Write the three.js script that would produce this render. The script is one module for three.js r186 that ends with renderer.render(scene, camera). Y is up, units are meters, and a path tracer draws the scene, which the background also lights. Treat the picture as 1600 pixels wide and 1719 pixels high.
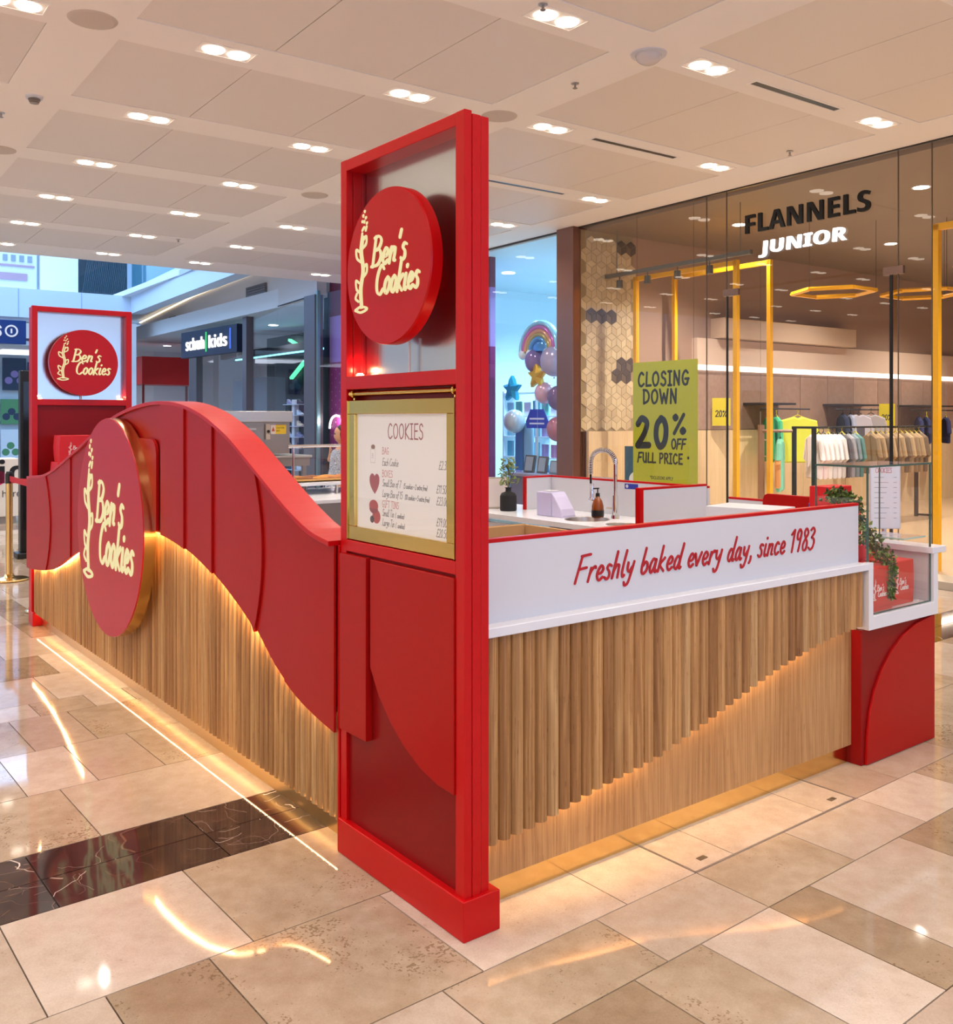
import * as THREE from 'three';
import { RoundedBoxGeometry } from 'three/addons/geometries/RoundedBoxGeometry.js';
import { mergeGeometries } from 'three/addons/utils/BufferGeometryUtils.js';
import { TextGeometry } from 'three/addons/geometries/TextGeometry.js';
import { FontLoader } from 'three/addons/loaders/FontLoader.js';
import { MarchingCubes } from 'three/addons/objects/MarchingCubes.js';
import { RectAreaLightUniformsLib } from 'three/addons/lights/RectAreaLightUniformsLib.js';

/* ---------- camera, exposure, light ---------- */
RectAreaLightUniformsLib.init();
const scene = new THREE.Scene();
scene.background = new THREE.Color(0.42, 0.62, 0.9);
const renderer = new THREE.WebGLRenderer({ antialias: true });
renderer.toneMapping = THREE.LinearToneMapping;
renderer.toneMappingExposure = 0.88;
renderer.shadowMap.enabled = true;

const TURN = THREE.MathUtils.degToRad(52.5);
const camera = new THREE.PerspectiveCamera(2 * THREE.MathUtils.radToDeg(Math.atan(859.5 / 1590)), 1600 / 1719, 0.05, 120);
camera.position.set(-1.6284, 1.5, 2.1783);
camera.lookAt(-1.6284 + Math.cos(TURN), 1.5, 2.1783 - Math.sin(TURN));
camera.setViewOffset(1600, 1719, 0, 156.5, 1600, 1719);   // rising front: the lens is shifted, the camera stays level

const DOWN_I = 5.2;          // candela of one ceiling downlight
const WARM = 0xfff6ec, LEDC = 0xffd092, DAY = 0xa6d0ff;

// daylight over the atrium behind the walkway
function areaLight(w, h, color, intensity, pos, target) {
  const l = new THREE.RectAreaLight(color, intensity, w, h);
  l.position.set(...pos); l.lookAt(...target); scene.add(l); return l;
}

/* ---------- helpers ---------- */
const PHI = 0.03, cB = Math.cos(PHI), sB = Math.sin(PHI);
const B = (x, y, z) => [x * cB - z * sB, y, x * sB + z * cB];         // the mall is turned a little against the kiosk
let seed = 7;
const rnd = (a = 0, b = 1) => { seed = (seed * 1664525 + 1013904223) >>> 0; return a + (b - a) * (seed / 4294967296); };
const pick = (a) => a[Math.floor(rnd() * a.length)];
const used = {};
function numbered(n) { used[n] = (used[n] ?? -1) + 1; return used[n] ? n + '_' + String(used[n]).padStart(3, '0') : n; }
function tag(o, label, category, group) { o.userData.label = label; o.userData.category = category; if (group) o.userData.group = group; return o; }
function thing(name, label, category, pos = [0, 0, 0], turn = 0, group) {
  const o = new THREE.Group(); o.name = numbered(name); o.position.set(...pos); o.rotation.y = turn; scene.add(o);
  return tag(o, label, category, group);
}
const bthing = (name, label, category, pos, turn = 0, group) => thing(name, label, category, B(...pos), turn - PHI, group);
function mesh(name, g, m, parent) {
  const o = new THREE.Mesh(g, m); o.name = parent === scene ? numbered(name) : name; o.castShadow = o.receiveShadow = true; parent.add(o); return o;
}
function struct(name, pos = [0, 0, 0], turn = 0) {
  const o = new THREE.Group(); o.name = name; o.position.set(...pos); o.rotation.y = turn; o.userData.kind = 'structure'; scene.add(o); return o;
}
function plain(g) {
  if (g.index) g = g.toNonIndexed();
  for (const k of Object.keys(g.attributes)) if (!['position', 'normal', 'uv'].includes(k)) g.deleteAttribute(k);
  g.morphAttributes = {}; return g;
}
const merge = (l) => (l.length === 1 ? l[0] : mergeGeometries(l.map(plain)));
// box from min to max, edges rounded by r
function bb(x0, x1, y0, y1, z0, z1, r = 0) {
  const w = x1 - x0, h = y1 - y0, d = z1 - z0;
  const g = r ? new RoundedBoxGeometry(w, h, d, 1, Math.min(r, w / 2.1, h / 2.1, d / 2.1)) : new THREE.BoxGeometry(w, h, d);
  return g.translate((x0 + x1) / 2, (y0 + y1) / 2, (z0 + z1) / 2);
}
function rod(a, b, r, n = 10) {
  const A = new THREE.Vector3(...a), D = new THREE.Vector3(...b).sub(A), g = new THREE.CylinderGeometry(r, r, D.length(), n);
  g.translate(0, D.length() / 2, 0); g.applyQuaternion(new THREE.Quaternion().setFromUnitVectors(new THREE.Vector3(0, 1, 0), D.clone().normalize()));
  return g.translate(A.x, A.y, A.z);
}
function bar(a, b, w, d) {                      // square bar between two points
  const A = new THREE.Vector3(...a), D = new THREE.Vector3(...b).sub(A), g = new THREE.BoxGeometry(w, D.length(), d);
  g.translate(0, D.length() / 2, 0); g.applyQuaternion(new THREE.Quaternion().setFromUnitVectors(new THREE.Vector3(0, 1, 0), D.clone().normalize()));
  return g.translate(A.x, A.y, A.z);
}
const cyl = (r0, r1, h, x, y, z, n = 20) => new THREE.CylinderGeometry(r1, r0, h, n).translate(x, y + h / 2, z);
const ball = (r, x, y, z, n = 14) => new THREE.SphereGeometry(r, n, Math.max(8, n - 4)).translate(x, y, z);
const tube = (pts, r, seg = 32, n = 8) => new THREE.TubeGeometry(new THREE.CatmullRomCurve3(pts.map((p) => new THREE.Vector3(...p))), seg, r, n);
const lathe = (pts, x = 0, y = 0, z = 0, n = 24) => new THREE.LatheGeometry(pts.map((p) => new THREE.Vector2(...p)), n).translate(x, y, z);
// planar uv in metres, across the face's main direction
function planarUV(g, ou = 0, ov = 0) {
  g = plain(g); const p = g.attributes.position, n = g.attributes.normal, uv = new Float32Array(p.count * 2);
  for (let i = 0; i < p.count; i++) {
    const ax = Math.abs(n.getX(i)), ay = Math.abs(n.getY(i)), az = Math.abs(n.getZ(i));
    const [u, v] = ay >= ax && ay >= az ? [p.getX(i), p.getZ(i)] : ax >= az ? [p.getZ(i), p.getY(i)] : [p.getX(i), p.getY(i)];
    uv[2 * i] = u + ou; uv[2 * i + 1] = v + ov;
  }
  g.setAttribute('uv', new THREE.BufferAttribute(uv, 2)); return g;
}
// outline in a plane, extruded along +x: points are [z, y]
function extrudeX(pts, x0, x1, bevel = 0, holes = []) {
  const s = new THREE.Shape(pts.map(([z, y]) => new THREE.Vector2(-z, y)));
  for (const h of holes) s.holes.push(new THREE.Path(h.map(([z, y]) => new THREE.Vector2(-z, y))));
  const g = new THREE.ExtrudeGeometry(s, { depth: x1 - x0 - 2 * bevel, bevelEnabled: bevel > 0, bevelSize: bevel, bevelThickness: bevel, bevelSegments: 1, bevelOffset: -bevel, curveSegments: 24 });
  return g.translate(0, 0, bevel).rotateY(Math.PI / 2).translate(x0, 0, 0);
}
// outline [x, y] extruded along +z
function extrudeZ(pts, z0, z1, bevel = 0, holes = []) {
  const s = new THREE.Shape(pts.map(([x, y]) => new THREE.Vector2(x, y)));
  for (const h of holes) s.holes.push(new THREE.Path(h.map(([x, y]) => new THREE.Vector2(x, y))));
  const g = new THREE.ExtrudeGeometry(s, { depth: z1 - z0 - 2 * bevel, bevelEnabled: bevel > 0, bevelSize: bevel, bevelThickness: bevel, bevelSegments: 1, bevelOffset: -bevel, curveSegments: 24 });
  return g.translate(0, 0, z0 + bevel);
}
const circlePts = (cx, cy, r, n = 48) => Array.from({ length: n }, (_, i) => [cx + r * Math.cos(2 * Math.PI * i / n), cy + r * Math.sin(2 * Math.PI * i / n)]);
function lerpTable(t, z) {                       // smooth curve through [z, y] points sorted by z
  let i = 0; while (i < t.length - 2 && z > t[i + 1][0]) i++;
  const p = (k) => t[Math.min(t.length - 1, Math.max(0, k))], [x1, y1] = p(i), [x2, y2] = p(i + 1);
  const m = (a, b) => (b[0] === a[0] ? 0 : (b[1] - a[1]) / (b[0] - a[0]));
  const m1 = m(p(i - 1), p(i + 1)), m2 = m(p(i), p(i + 2)), h = x2 - x1, s = Math.min(1, Math.max(0, (z - x1) / h)), s2 = s * s, s3 = s2 * s;
  return (2 * s3 - 3 * s2 + 1) * y1 + (s3 - 2 * s2 + s) * h * m1 + (-2 * s3 + 3 * s2) * y2 + (s3 - s2) * h * m2;
}

/* ---------- noise and textures ---------- */
function hash(x, y, s) { let h = Math.imul(x, 374761393) ^ Math.imul(y, 668265263) ^ Math.imul(s, 2147483647); h = Math.imul(h ^ (h >>> 13), 1274126177); return ((h ^ (h >>> 16)) >>> 0) / 4294967296; }
function vnoise(x, y, px, py, s) {               // periodic value noise
  const ix = Math.floor(x), iy = Math.floor(y), fx = x - ix, fy = y - iy, u = fx * fx * (3 - 2 * fx), v = fy * fy * (3 - 2 * fy);
  const w = (a, n) => ((a % n) + n) % n, h = (a, b) => hash(w(a, px), w(b, py), s);
  return (h(ix, iy) * (1 - u) + h(ix + 1, iy) * u) * (1 - v) + (h(ix, iy + 1) * (1 - u) + h(ix + 1, iy + 1) * u) * v;
}
function fbm(u, v, fx, fy, s, oct = 4) { let a = 0, k = 0.5, t = 0; for (let i = 0; i < oct; i++) { a += k * vnoise(u * fx, v * fy, fx, fy, s + i); t += k; k *= 0.5; fx *= 2; fy *= 2; } return a / t; }
function dataTex(w, h, f, srgb = true) {
  const d = new Uint8Array(w * h * 4);
  for (let y = 0; y < h; y++) for (let x = 0; x < w; x++) { const c = f(x / w, y / h, x, y), o = (y * w + x) * 4; d[o] = c[0]; d[o + 1] = c[1]; d[o + 2] = c[2]; d[o + 3] = 255; }
  const t = new THREE.DataTexture(d, w, h); t.wrapS = t.wrapT = THREE.RepeatWrapping; t.magFilter = THREE.LinearFilter; t.minFilter = THREE.LinearMipmapLinearFilter; t.generateMipmaps = true;
  if (srgb) t.colorSpace = THREE.SRGBColorSpace; t.needsUpdate = true; return t;
}
function canvasTex(w, h, draw) {
  const c = document.createElement('canvas'); c.width = w; c.height = h; draw(c.getContext('2d'), w, h);
  const t = new THREE.CanvasTexture(c); t.colorSpace = THREE.SRGBColorSpace; t.wrapS = t.wrapT = THREE.RepeatWrapping; return t;
}
const mix = (a, b, t) => a.map((v, i) => v + (b[i] - v) * t), cl = (v) => Math.max(0, Math.min(255, v));
function woodTexture(s, dark, light) {           // 0.5 m wide, 1 m along the grain
  return dataTex(512, 1024, (u, v) => {
    const warp = fbm(u, v, 5, 1, s, 2) - 0.5, rings = Math.sin((u * 16 + warp * 5) * 6.283) * 0.5 + 0.5;
    const fine = fbm(u, v, 120, 5, s + 20, 2), pore = vnoise(u * 260, v * 22, 260, 22, s + 40);
    let t = 0.17 * rings + 0.62 * fine + 0.4 * (fbm(u, v, 6, 1, s + 9, 2)) - 0.05;
    if (pore > 0.86) t -= 0.25;
    return mix(dark, light, Math.max(0, Math.min(1, t)));
  });
}
const oakTex = woodTexture(3, [138, 95, 52], [216, 176, 120]);
oakTex.repeat.set(2, 1);
const oakFlatTex = woodTexture(11, [148, 103, 60], [202, 159, 106]);
oakFlatTex.repeat.set(2, 1);
const plyTex = woodTexture(17, [205, 178, 136], [232, 208, 168]);
plyTex.repeat.set(2, 1);
function stoneTexture(s, base, blotch, speck, density) {     // 1 m square of beige limestone
  return dataTex(1024, 1024, (u, v) => {
    const lo = fbm(u, v, 4, 4, s, 4), mid = fbm(u, v, 24, 24, s + 7, 4), fi = vnoise(u * 300, v * 300, 300, 300, s + 30);
    let c = mix(base, blotch, Math.max(0, Math.min(1, (lo - 0.35) * 2.2)) * 0.7 + 1.5 * (mid - 0.4));
    const clump = Math.max(0, fbm(u, v, 6, 6, s + 50, 4) - 0.46) * 5, sp = fbm(u, v, 130, 130, s + 70, 3), lim = 0.82 - 3 * density * clump;
    if (sp > lim) c = mix(c, speck, Math.min(0.85, (sp - lim) * 7));
    return c.map((x) => cl(x + (fi - 0.5) * 11));
  });
}
const stoneA = stoneTexture(5, [217, 207, 197], [205, 191, 178], [186, 170, 153], 0.03);
const stoneB = stoneTexture(25, [206, 193, 177], [188, 172, 153], [152, 134, 112], 0.07);
const marbleTex = canvasTex(2048, 1024, (c, w, h) => {       // 2 m x 1 m of dark brown marble with white veins
  c.fillStyle = 'rgb(56,41,38)'; c.fillRect(0, 0, w, h);
  for (let i = 0; i < 260; i++) { c.fillStyle = pick(['rgba(92,66,58,.3)', 'rgba(50,37,36,.3)', 'rgba(112,74,56,.2)']); c.beginPath(); c.ellipse(rnd(0, w), rnd(0, h), rnd(15, 110), rnd(8, 50), rnd(0, 3), 0, 7); c.fill(); }
  for (let i = 0; i < 230; i++) {
    let x = rnd(0, w), y = rnd(0, h), a = rnd(0, 6.3); const n = Math.floor(rnd(4, 16)); c.lineWidth = rnd() < 0.22 ? rnd(3, 8) : rnd(0.7, 2.2);
    c.strokeStyle = pick(['rgba(236,222,212,.9)', 'rgba(214,190,176,.6)', 'rgba(140,108,94,.5)', 'rgba(170,130,100,.4)']); c.beginPath(); c.moveTo(x, y);
    for (let k = 0; k < n; k++) { a += rnd(-0.7, 0.7); x += Math.cos(a) * rnd(8, 34); y += Math.sin(a) * rnd(8, 34); c.lineTo(x, y); } c.stroke();
  }
});
marbleTex.repeat.set(0.5, 1);
const brushTex = dataTex(256, 512, (u, v) => { const n = 128 + 90 * (fbm(u, v, 128, 3, 77, 3) - 0.5); return [n, n, n]; }, false);

/* ---------- materials ---------- */
const std = (color, roughness = 0.6, o = {}) => new THREE.MeshStandardMaterial({ color, roughness, ...o });
const phy = (color, roughness = 0.5, o = {}) => new THREE.MeshPhysicalMaterial({ color, roughness, ...o });
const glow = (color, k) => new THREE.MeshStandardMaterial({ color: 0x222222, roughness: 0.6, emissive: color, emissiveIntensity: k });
const M = {
  red: phy(0xbe0309, 0.3, { specularIntensity: 0.6 }),
  redPanel: phy(0xa60d0b, 0.36, { specularIntensity: 0.4 }),
  redDeep: phy(0x840b0e, 0.34, { specularIntensity: 0.4 }),  // darker copy of redPanel, used on recessed, base and core panels
  redFace: phy(0xb80209, 0.3, { specularIntensity: 0.6 }),
  redBox: std(0xd0101a, 0.42),
  brass: std(new THREE.Color(0.74, 0.52, 0.16), 0.07, { metalness: 1 }),
  brassBrushed: std(new THREE.Color(0.74, 0.5, 0.2), 0.2, { metalness: 1 }),
  brassKick: std(new THREE.Color(0.83, 0.58, 0.24), 0.14, { metalness: 1 }),
  silver: std(new THREE.Color(0.64, 0.69, 0.71), 0.2, { metalness: 1, bumpMap: brushTex, bumpScale: 0.0004 }),
  steel: std(new THREE.Color(0.62, 0.6, 0.57), 0.28, { metalness: 1 }),
  steelDark: std(new THREE.Color(0.36, 0.33, 0.31), 0.36, { metalness: 1 }),
  chrome: std(new THREE.Color(0.85, 0.85, 0.86), 0.06, { metalness: 1 }),
  white: std(0xd2d3da, 0.35),
  worktop: phy(0xe2e3e8, 0.22),
  whiteWall: std(0xe6e4e2, 0.7),
  plaster: std(0xf3ece6, 0.8),
  ceilPanel: std(0xe6dcd3, 0.5),
  black: std(0x0b0b0c, 0.35),
  blackMatt: std(0x17161a, 0.7),
  charcoal: std(0x2a2a2e, 0.5),
  glass: phy(0xffffff, 0.0, { transmission: 1, thickness: 0, ior: 1.5 }),
  shopGlass: phy(0xffffff, 0.0, { transmission: 1, thickness: 0, ior: 1.2 }),
  glassEdge: phy(0x9fd0c0, 0.05, { transmission: 0.7, thickness: 0 }),
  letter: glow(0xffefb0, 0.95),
  lamp: glow(0xfff0dc, 9),
  led: glow(0xffd9a0, 45),
  yellow: std(0xf2b402, 0.4),
  oakPanel: std(0xffffff, 0.5, { map: oakFlatTex }),
  floorBase: std(0x4a4038, 0.8),
  marble: phy(0xffffff, 0.05, { map: marbleTex }),
};
const slatMats = [0xffffff, 0xf0e6da, 0xe3d4c2, 0xd8c4ac, 0xfff4e6].map((c) => std(c, 0.48, { map: oakTex }));
const stoneMats = {
  pale: phy(0xebe3dc, 0.05, { map: stoneA }), beige: phy(0xdcd2c8, 0.05, { map: stoneA }), sand: phy(0xdfd5ca, 0.05, { map: stoneB }), tan: phy(0xc8bbac, 0.05, { map: stoneB }), rose: phy(0xd6c8be, 0.05, { map: stoneA }),
};
/* ---------- pen lettering: every glyph is [width, stroke, stroke ...], capitals 1 high ---------- */
const GLYPH = {
  A: [.6, '.0,0 .3,1', '.3,1 .56,0', '.1,.38 .48,.38'], B: [.58, '.12,1 .04,0', '.02,.98 .34,1 .5,.84 .38,.6 .14,.54', '.14,.54 .44,.52 .56,.28 .4,.04 -.06,.0'],
  C: [.6, '.54,.86 .36,1 .16,.82 .05,.45 .14,.1 .34,0 .58,.16'], D: [.6, '.06,1 .06,0', '.02,1 .36,.94 .56,.6 .46,.2 .06,0'],
  E: [.5, '.08,1 .06,0', '.06,.98 .5,1', '.06,.52 .42,.54', '.06,.02 .5,0'], F: [.54, '-.05,0 .14,.98', '.1,.98 .58,1.02', '.06,.5 .46,.54'],
  G: [.62, '.54,.84 .34,1 .12,.78 .05,.4 .2,.04 .44,.04 .56,.4', '.3,.42 .62,.42'], I: [.34, '.17,1 .17,0', '.02,1 .32,1', '.02,0 .32,0'], K: [.56, '.08,1 .06,0', '.52,1 .1,.46 .54,0'],
  L: [.46, '.1,1 .04,.04', '.04,.02 .5,.04'], N: [.6, '.05,0 .08,1', '.08,1 .5,.02', '.5,.02 .54,1'], O: [.64, '.34,1 .12,.84 .05,.4 .22,.02 .46,.1 .6,.5 .5,.88 .34,1'],
  P: [.52, '.08,1 .06,0', '.04,.98 .36,1 .5,.78 .36,.52 .08,.46'], R: [.56, '.08,1 .06,0', '.04,.98 .36,1 .5,.78 .36,.54 .08,.5', '.24,.5 .54,0'],
  S: [.5, '.46,.84 .3,1 .1,.86 .14,.62 .4,.44 .44,.16 .24,0 .02,.12'], T: [.5, '.25,1 .25,0', '.0,1 .52,1'], U: [.58, '.06,1 .06,.3 .24,.0 .44,.16 .5,1', '.5,1 .52,0'],
  W: [.78, '.0,1 .2,0', '.2,0 .38,.7', '.38,.7 .58,0', '.58,0 .76,1'], X: [.56, '.02,1 .52,0', '.52,1 .0,0'], Y: [.54, '.0,1 .26,.5', '.54,1 .18,0'],
  a: [.46, '.36,.44 .22,.54 .08,.38 .04,.14 .12,0 .26,.14 .37,.5', '.37,.5 .33,.14 .38,.0 .46,.06'], b: [.42, '.16,1 .05,.1 .14,0 .32,.1 .37,.32 .26,.46 .08,.3'],
  c: [.36, '.33,.46 .22,.54 .08,.4 .04,.16 .14,.0 .34,.1'], d: [.46, '.34,.42 .2,.52 .06,.34 .04,.1 .14,0 .28,.16 .36,.42', '.48,1 .34,.16 .38,0 .46,.06'],
  e: [.4, '.06,.24 .28,.28 .36,.42 .24,.54 .1,.4 .06,.16 .18,.0 .38,.1'], f: [.3, '.36,.92 .24,1 .16,.7 .06,-.2', '.02,.5 .32,.52'], g: [.42, '.34,.44 .22,.54 .08,.38 .06,.2 .18,.14 .34,.4', '.38,.54 .28,-.1 .12,-.32 -.02,-.22'],
  h: [.44, '.16,1 .02,0', '.06,.26 .2,.48 .33,.48 .34,.3 .33,.0'], i: [.2, '.1,.52 .05,.1 .1,0 .18,.06', '.15,.76 .17,.8'], k: [.42, '.17,1 .02,0', '.36,.52 .1,.26 .36,0'],
  l: [.2, '.16,1 .06,.4 .05,.1 .1,0 .19,.06'], m: [.62, '.02,0 .1,.5', '.07,.3 .2,.5 .28,.3 .25,0', '.27,.3 .42,.5 .5,.3 .48,.02'], n: [.44, '.02,0 .1,.5', '.06,.26 .2,.48 .33,.48 .34,.3 .31,.04 .4,.04'],
  o: [.42, '.22,.54 .08,.42 .04,.16 .16,0 .3,.1 .37,.36 .29,.52 .2,.54'], r: [.34, '.02,0 .1,.5', '.07,.28 .18,.46 .32,.54 .35,.48'], s: [.34, '.33,.48 .2,.54 .1,.42 .24,.26 .25,.08 .12,0 .0,.08'],
  t: [.3, '.18,.86 .1,.1 .18,0 .28,.08', '.0,.56 .32,.58'], v: [.38, '-.02,.52 .13,.02', '.13,.02 .38,.55'], w: [.54, '.0,.52 .1,.02 .25,.42', '.25,.42 .34,.02 .52,.54'], x: [.38, '.02,.52 .34,0', '.36,.54 -.02,0'],
  y: [.44, '.06,.52 .06,.26 .16,.16 .32,.34', '.4,.54 .3,.1 .15,-.3 .0,-.34 -.05,-.22'],
  0: [.48, '.26,1 .1,.8 .06,.3 .2,0 .36,.12 .44,.6 .36,.92 .24,1'], 1: [.32, '.0,.8 .22,1', '.22,1 .15,0'], 2: [.5, '.06,.8 .22,1 .42,.86 .34,.5 .04,.02', '.04,.02 .5,.04'],
  3: [.46, '.08,.9 .26,1 .4,.84 .2,.56', '.2,.56 .4,.44 .38,.12 .18,0 .02,.1'], 5: [.46, '.42,1 .14,.98', '.14,.98 .1,.58 .34,.58 .42,.28 .26,.0 .02,.08'], 7: [.44, '.04,.98 .46,1', '.46,1 .14,0'],
  8: [.46, '.4,.86 .24,1 .1,.82 .22,.58 .38,.36 .32,.04 .14,.02 .06,.24 .2,.5 .4,.74 .4,.86'], 9: [.46, '.4,.84 .24,1 .08,.8 .12,.56 .28,.56 .4,.84', '.4,.84 .34,.4 .26,0'],
  '%': [.72, '.62,1 .1,0', '.18,.96 .08,.86 .16,.74 .26,.84 .18,.96', '.58,.26 .48,.14 .56,.02 .68,.14 .58,.26'], '£': [.48, '.44,.86 .3,1 .18,.8 .2,.4 .02,.02 .48,.04', '.04,.46 .38,.5'],
  ',': [.2, '.1,.08 .08,-.08 .0,-.2'], '.': [.18, '.06,.0 .07,.03'], "'": [.16, '.14,1 .08,.78'], '*': [.3, '.15,1 .15,.7', '.02,.94 .28,.76', '.28,.94 .02,.76'], '(': [.22, '.2,1 .06,.5 .16,-.1'], ')': [.22, '.04,1 .18,.5 .04,-.1'], '+': [.34, '.17,.6 .17,.2', '.02,.4 .32,.4'], ' ': [.26],
};
const strokesOf = (ch) => (GLYPH[ch] ?? GLYPH[' ']).slice(1).map((s) => s.split(' ').map((p) => p.split(',').map(Number)));
function penText(text, { size = 1, slant = 0, gap = 0.08, squeeze = 1 } = {}) {     // strokes in the plane, with the width of the line
  let x = 0; const out = [];
  for (const ch of text) {
    for (const st of strokesOf(ch)) out.push(st.map(([a, b]) => [(x + a * squeeze + b * slant) * size, b * size]));
    x += ((GLYPH[ch] ?? GLYPH[' '])[0] * squeeze + gap);
  }
  return { strokes: out, width: (x - gap) * size };
}
function smoothStroke(pts, n = 7) {
  if (pts.length < 3) return pts;
  const c = new THREE.CatmullRomCurve3(pts.map(([x, y]) => new THREE.Vector3(x, y, 0)), false, 'centripetal');
  return c.getPoints((pts.length - 1) * n).map((p) => [p.x, p.y]);
}
// raised ribbons with round ends: front at z = depth
function strokesGeo(strokes, width, depth, nib = 0) {
  const pos = [], tri = (a, b, c) => pos.push(...a, ...b, ...c);
  let lift = 0; const flat = depth;
  for (const raw of strokes) {
    const s = smoothStroke(raw), L = [], R = [], n = s.length;
    let caps = [];
    for (let i = 0; i < n; i++) {
      const a = s[Math.max(0, i - 1)], b = s[Math.min(n - 1, i + 1)]; let dx = b[0] - a[0], dy = b[1] - a[1]; const l = Math.hypot(dx, dy) || 1; dx /= l; dy /= l;
      const w = (width / 2) * (nib ? 1 - nib + nib * Math.abs(dy * 0.92 + dx * 0.39) * 1.25 : 1);
      L.push([s[i][0] - dy * w, s[i][1] + dx * w]); R.push([s[i][0] + dy * w, s[i][1] - dx * w]);
      if (i === 0 || i === n - 1) caps.push([s[i], w]);
    }
    for (let i = 0; i < n - 1; i++) {
      const [a, b, c, d] = [L[i], R[i], R[i + 1], L[i + 1]], depth = flat + (lift = (lift + 1) % 64) * flat * .006;
      tri([...a, depth], [...b, depth], [...c, depth]); tri([...a, depth], [...c, depth], [...d, depth]);
      tri([...a, 0], [...a, depth], [...d, depth]); tri([...a, 0], [...d, depth], [...d, 0]);
      tri([...b, depth], [...b, 0], [...c, 0]); tri([...b, depth], [...c, 0], [...c, depth]);
    }
    for (const [[cx, cy], w] of caps) for (let k = 0; k < 10; k++) {
      const a = k / 10 * 6.2832, b = (k + 1) / 10 * 6.2832, p = [cx + w * Math.cos(a), cy + w * Math.sin(a)], q = [cx + w * Math.cos(b), cy + w * Math.sin(b)];
      tri([cx, cy, depth], [...p, depth], [...q, depth]); tri([...p, 0], [...q, 0], [...q, depth]); tri([...p, 0], [...q, depth], [...p, depth]);
    }
  }
  const g = new THREE.BufferGeometry(); g.setAttribute('position', new THREE.Float32BufferAttribute(pos, 3)); g.computeVertexNormals();
  g.setAttribute('uv', new THREE.Float32BufferAttribute(new Float32Array(pos.length / 3 * 2), 2)); return g;
}
function penOnCanvas(c, text, x, y, size, width, color, o = {}) {      // y is the base line, canvas axes
  const t = penText(text, { size, ...o }); c.strokeStyle = color; c.lineWidth = width; c.lineCap = c.lineJoin = 'round';
  for (const st of t.strokes) { const s = smoothStroke(st, 6); c.beginPath(); s.forEach(([a, b], i) => (i ? c.lineTo(x + a, y - b) : c.moveTo(x + a, y - b))); c.stroke(); }
  return t.width;
}
const sansBold = await new FontLoader().loadAsync('fonts/droid/droid_sans_bold.typeface.json');
const sansReg = await new FontLoader().loadAsync('fonts/droid/droid_sans_regular.typeface.json');
function type(text, size, depth, font = sansBold) { const g = new TextGeometry(text, { font, size, depth, curveSegments: 4, bevelEnabled: false }); g.computeBoundingBox(); return g; }
// a plain ornament of loose pen strokes beside the name: a wavering sprig with crumbs over a looped foot
const SPRIG = ['.3,.1 .26,.5 .36,.9 .28,1.3 .36,1.68', '.36,.1 .33,.5 .43,.9 .35,1.3 .42,1.6', '.26,.42 .12,.52 .1,.7 .22,.64', '.4,.74 .54,.84 .54,1.0 .44,.96', '.29,1.08 .14,1.18 .12,1.36 .25,1.3', '.38,1.36 .52,1.44 .52,1.6 .42,1.54', '.2,.24 .08,.32 .14,.42', '.36,1.74 .44,1.8', '.5,1.72 .54,1.8',
  '.06,.06 .3,.0 .56,.06 .3,.12 .06,.06', '.44,1.9 .45,1.93', '.5,1.98 .52,2.0', '.4,2.03 .41,2.06', '.54,1.86 .56,1.88', '.36,1.92 .37,1.94', '.46,2.12 .47,2.14'].map((s) => s.split(' ').map((p) => p.split(',').map(Number)));
// the name plate on a disc of diameter d, its centre at the origin, facing +z
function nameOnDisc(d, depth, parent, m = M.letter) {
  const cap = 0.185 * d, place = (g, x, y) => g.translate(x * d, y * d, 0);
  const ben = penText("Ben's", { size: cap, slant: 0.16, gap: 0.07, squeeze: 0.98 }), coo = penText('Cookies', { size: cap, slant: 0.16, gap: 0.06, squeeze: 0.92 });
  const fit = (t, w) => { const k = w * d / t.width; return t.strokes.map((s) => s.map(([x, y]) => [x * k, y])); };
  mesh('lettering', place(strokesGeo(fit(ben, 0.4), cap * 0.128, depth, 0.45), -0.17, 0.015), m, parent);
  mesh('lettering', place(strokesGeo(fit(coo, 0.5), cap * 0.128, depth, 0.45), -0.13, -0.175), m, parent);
  const k = 0.31 * d; mesh('ornament', place(strokesGeo(SPRIG.map((s) => s.map(([x, y]) => [x * k, y * k])), cap * 0.085, depth), -0.405, -0.27), m, parent);
}
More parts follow.
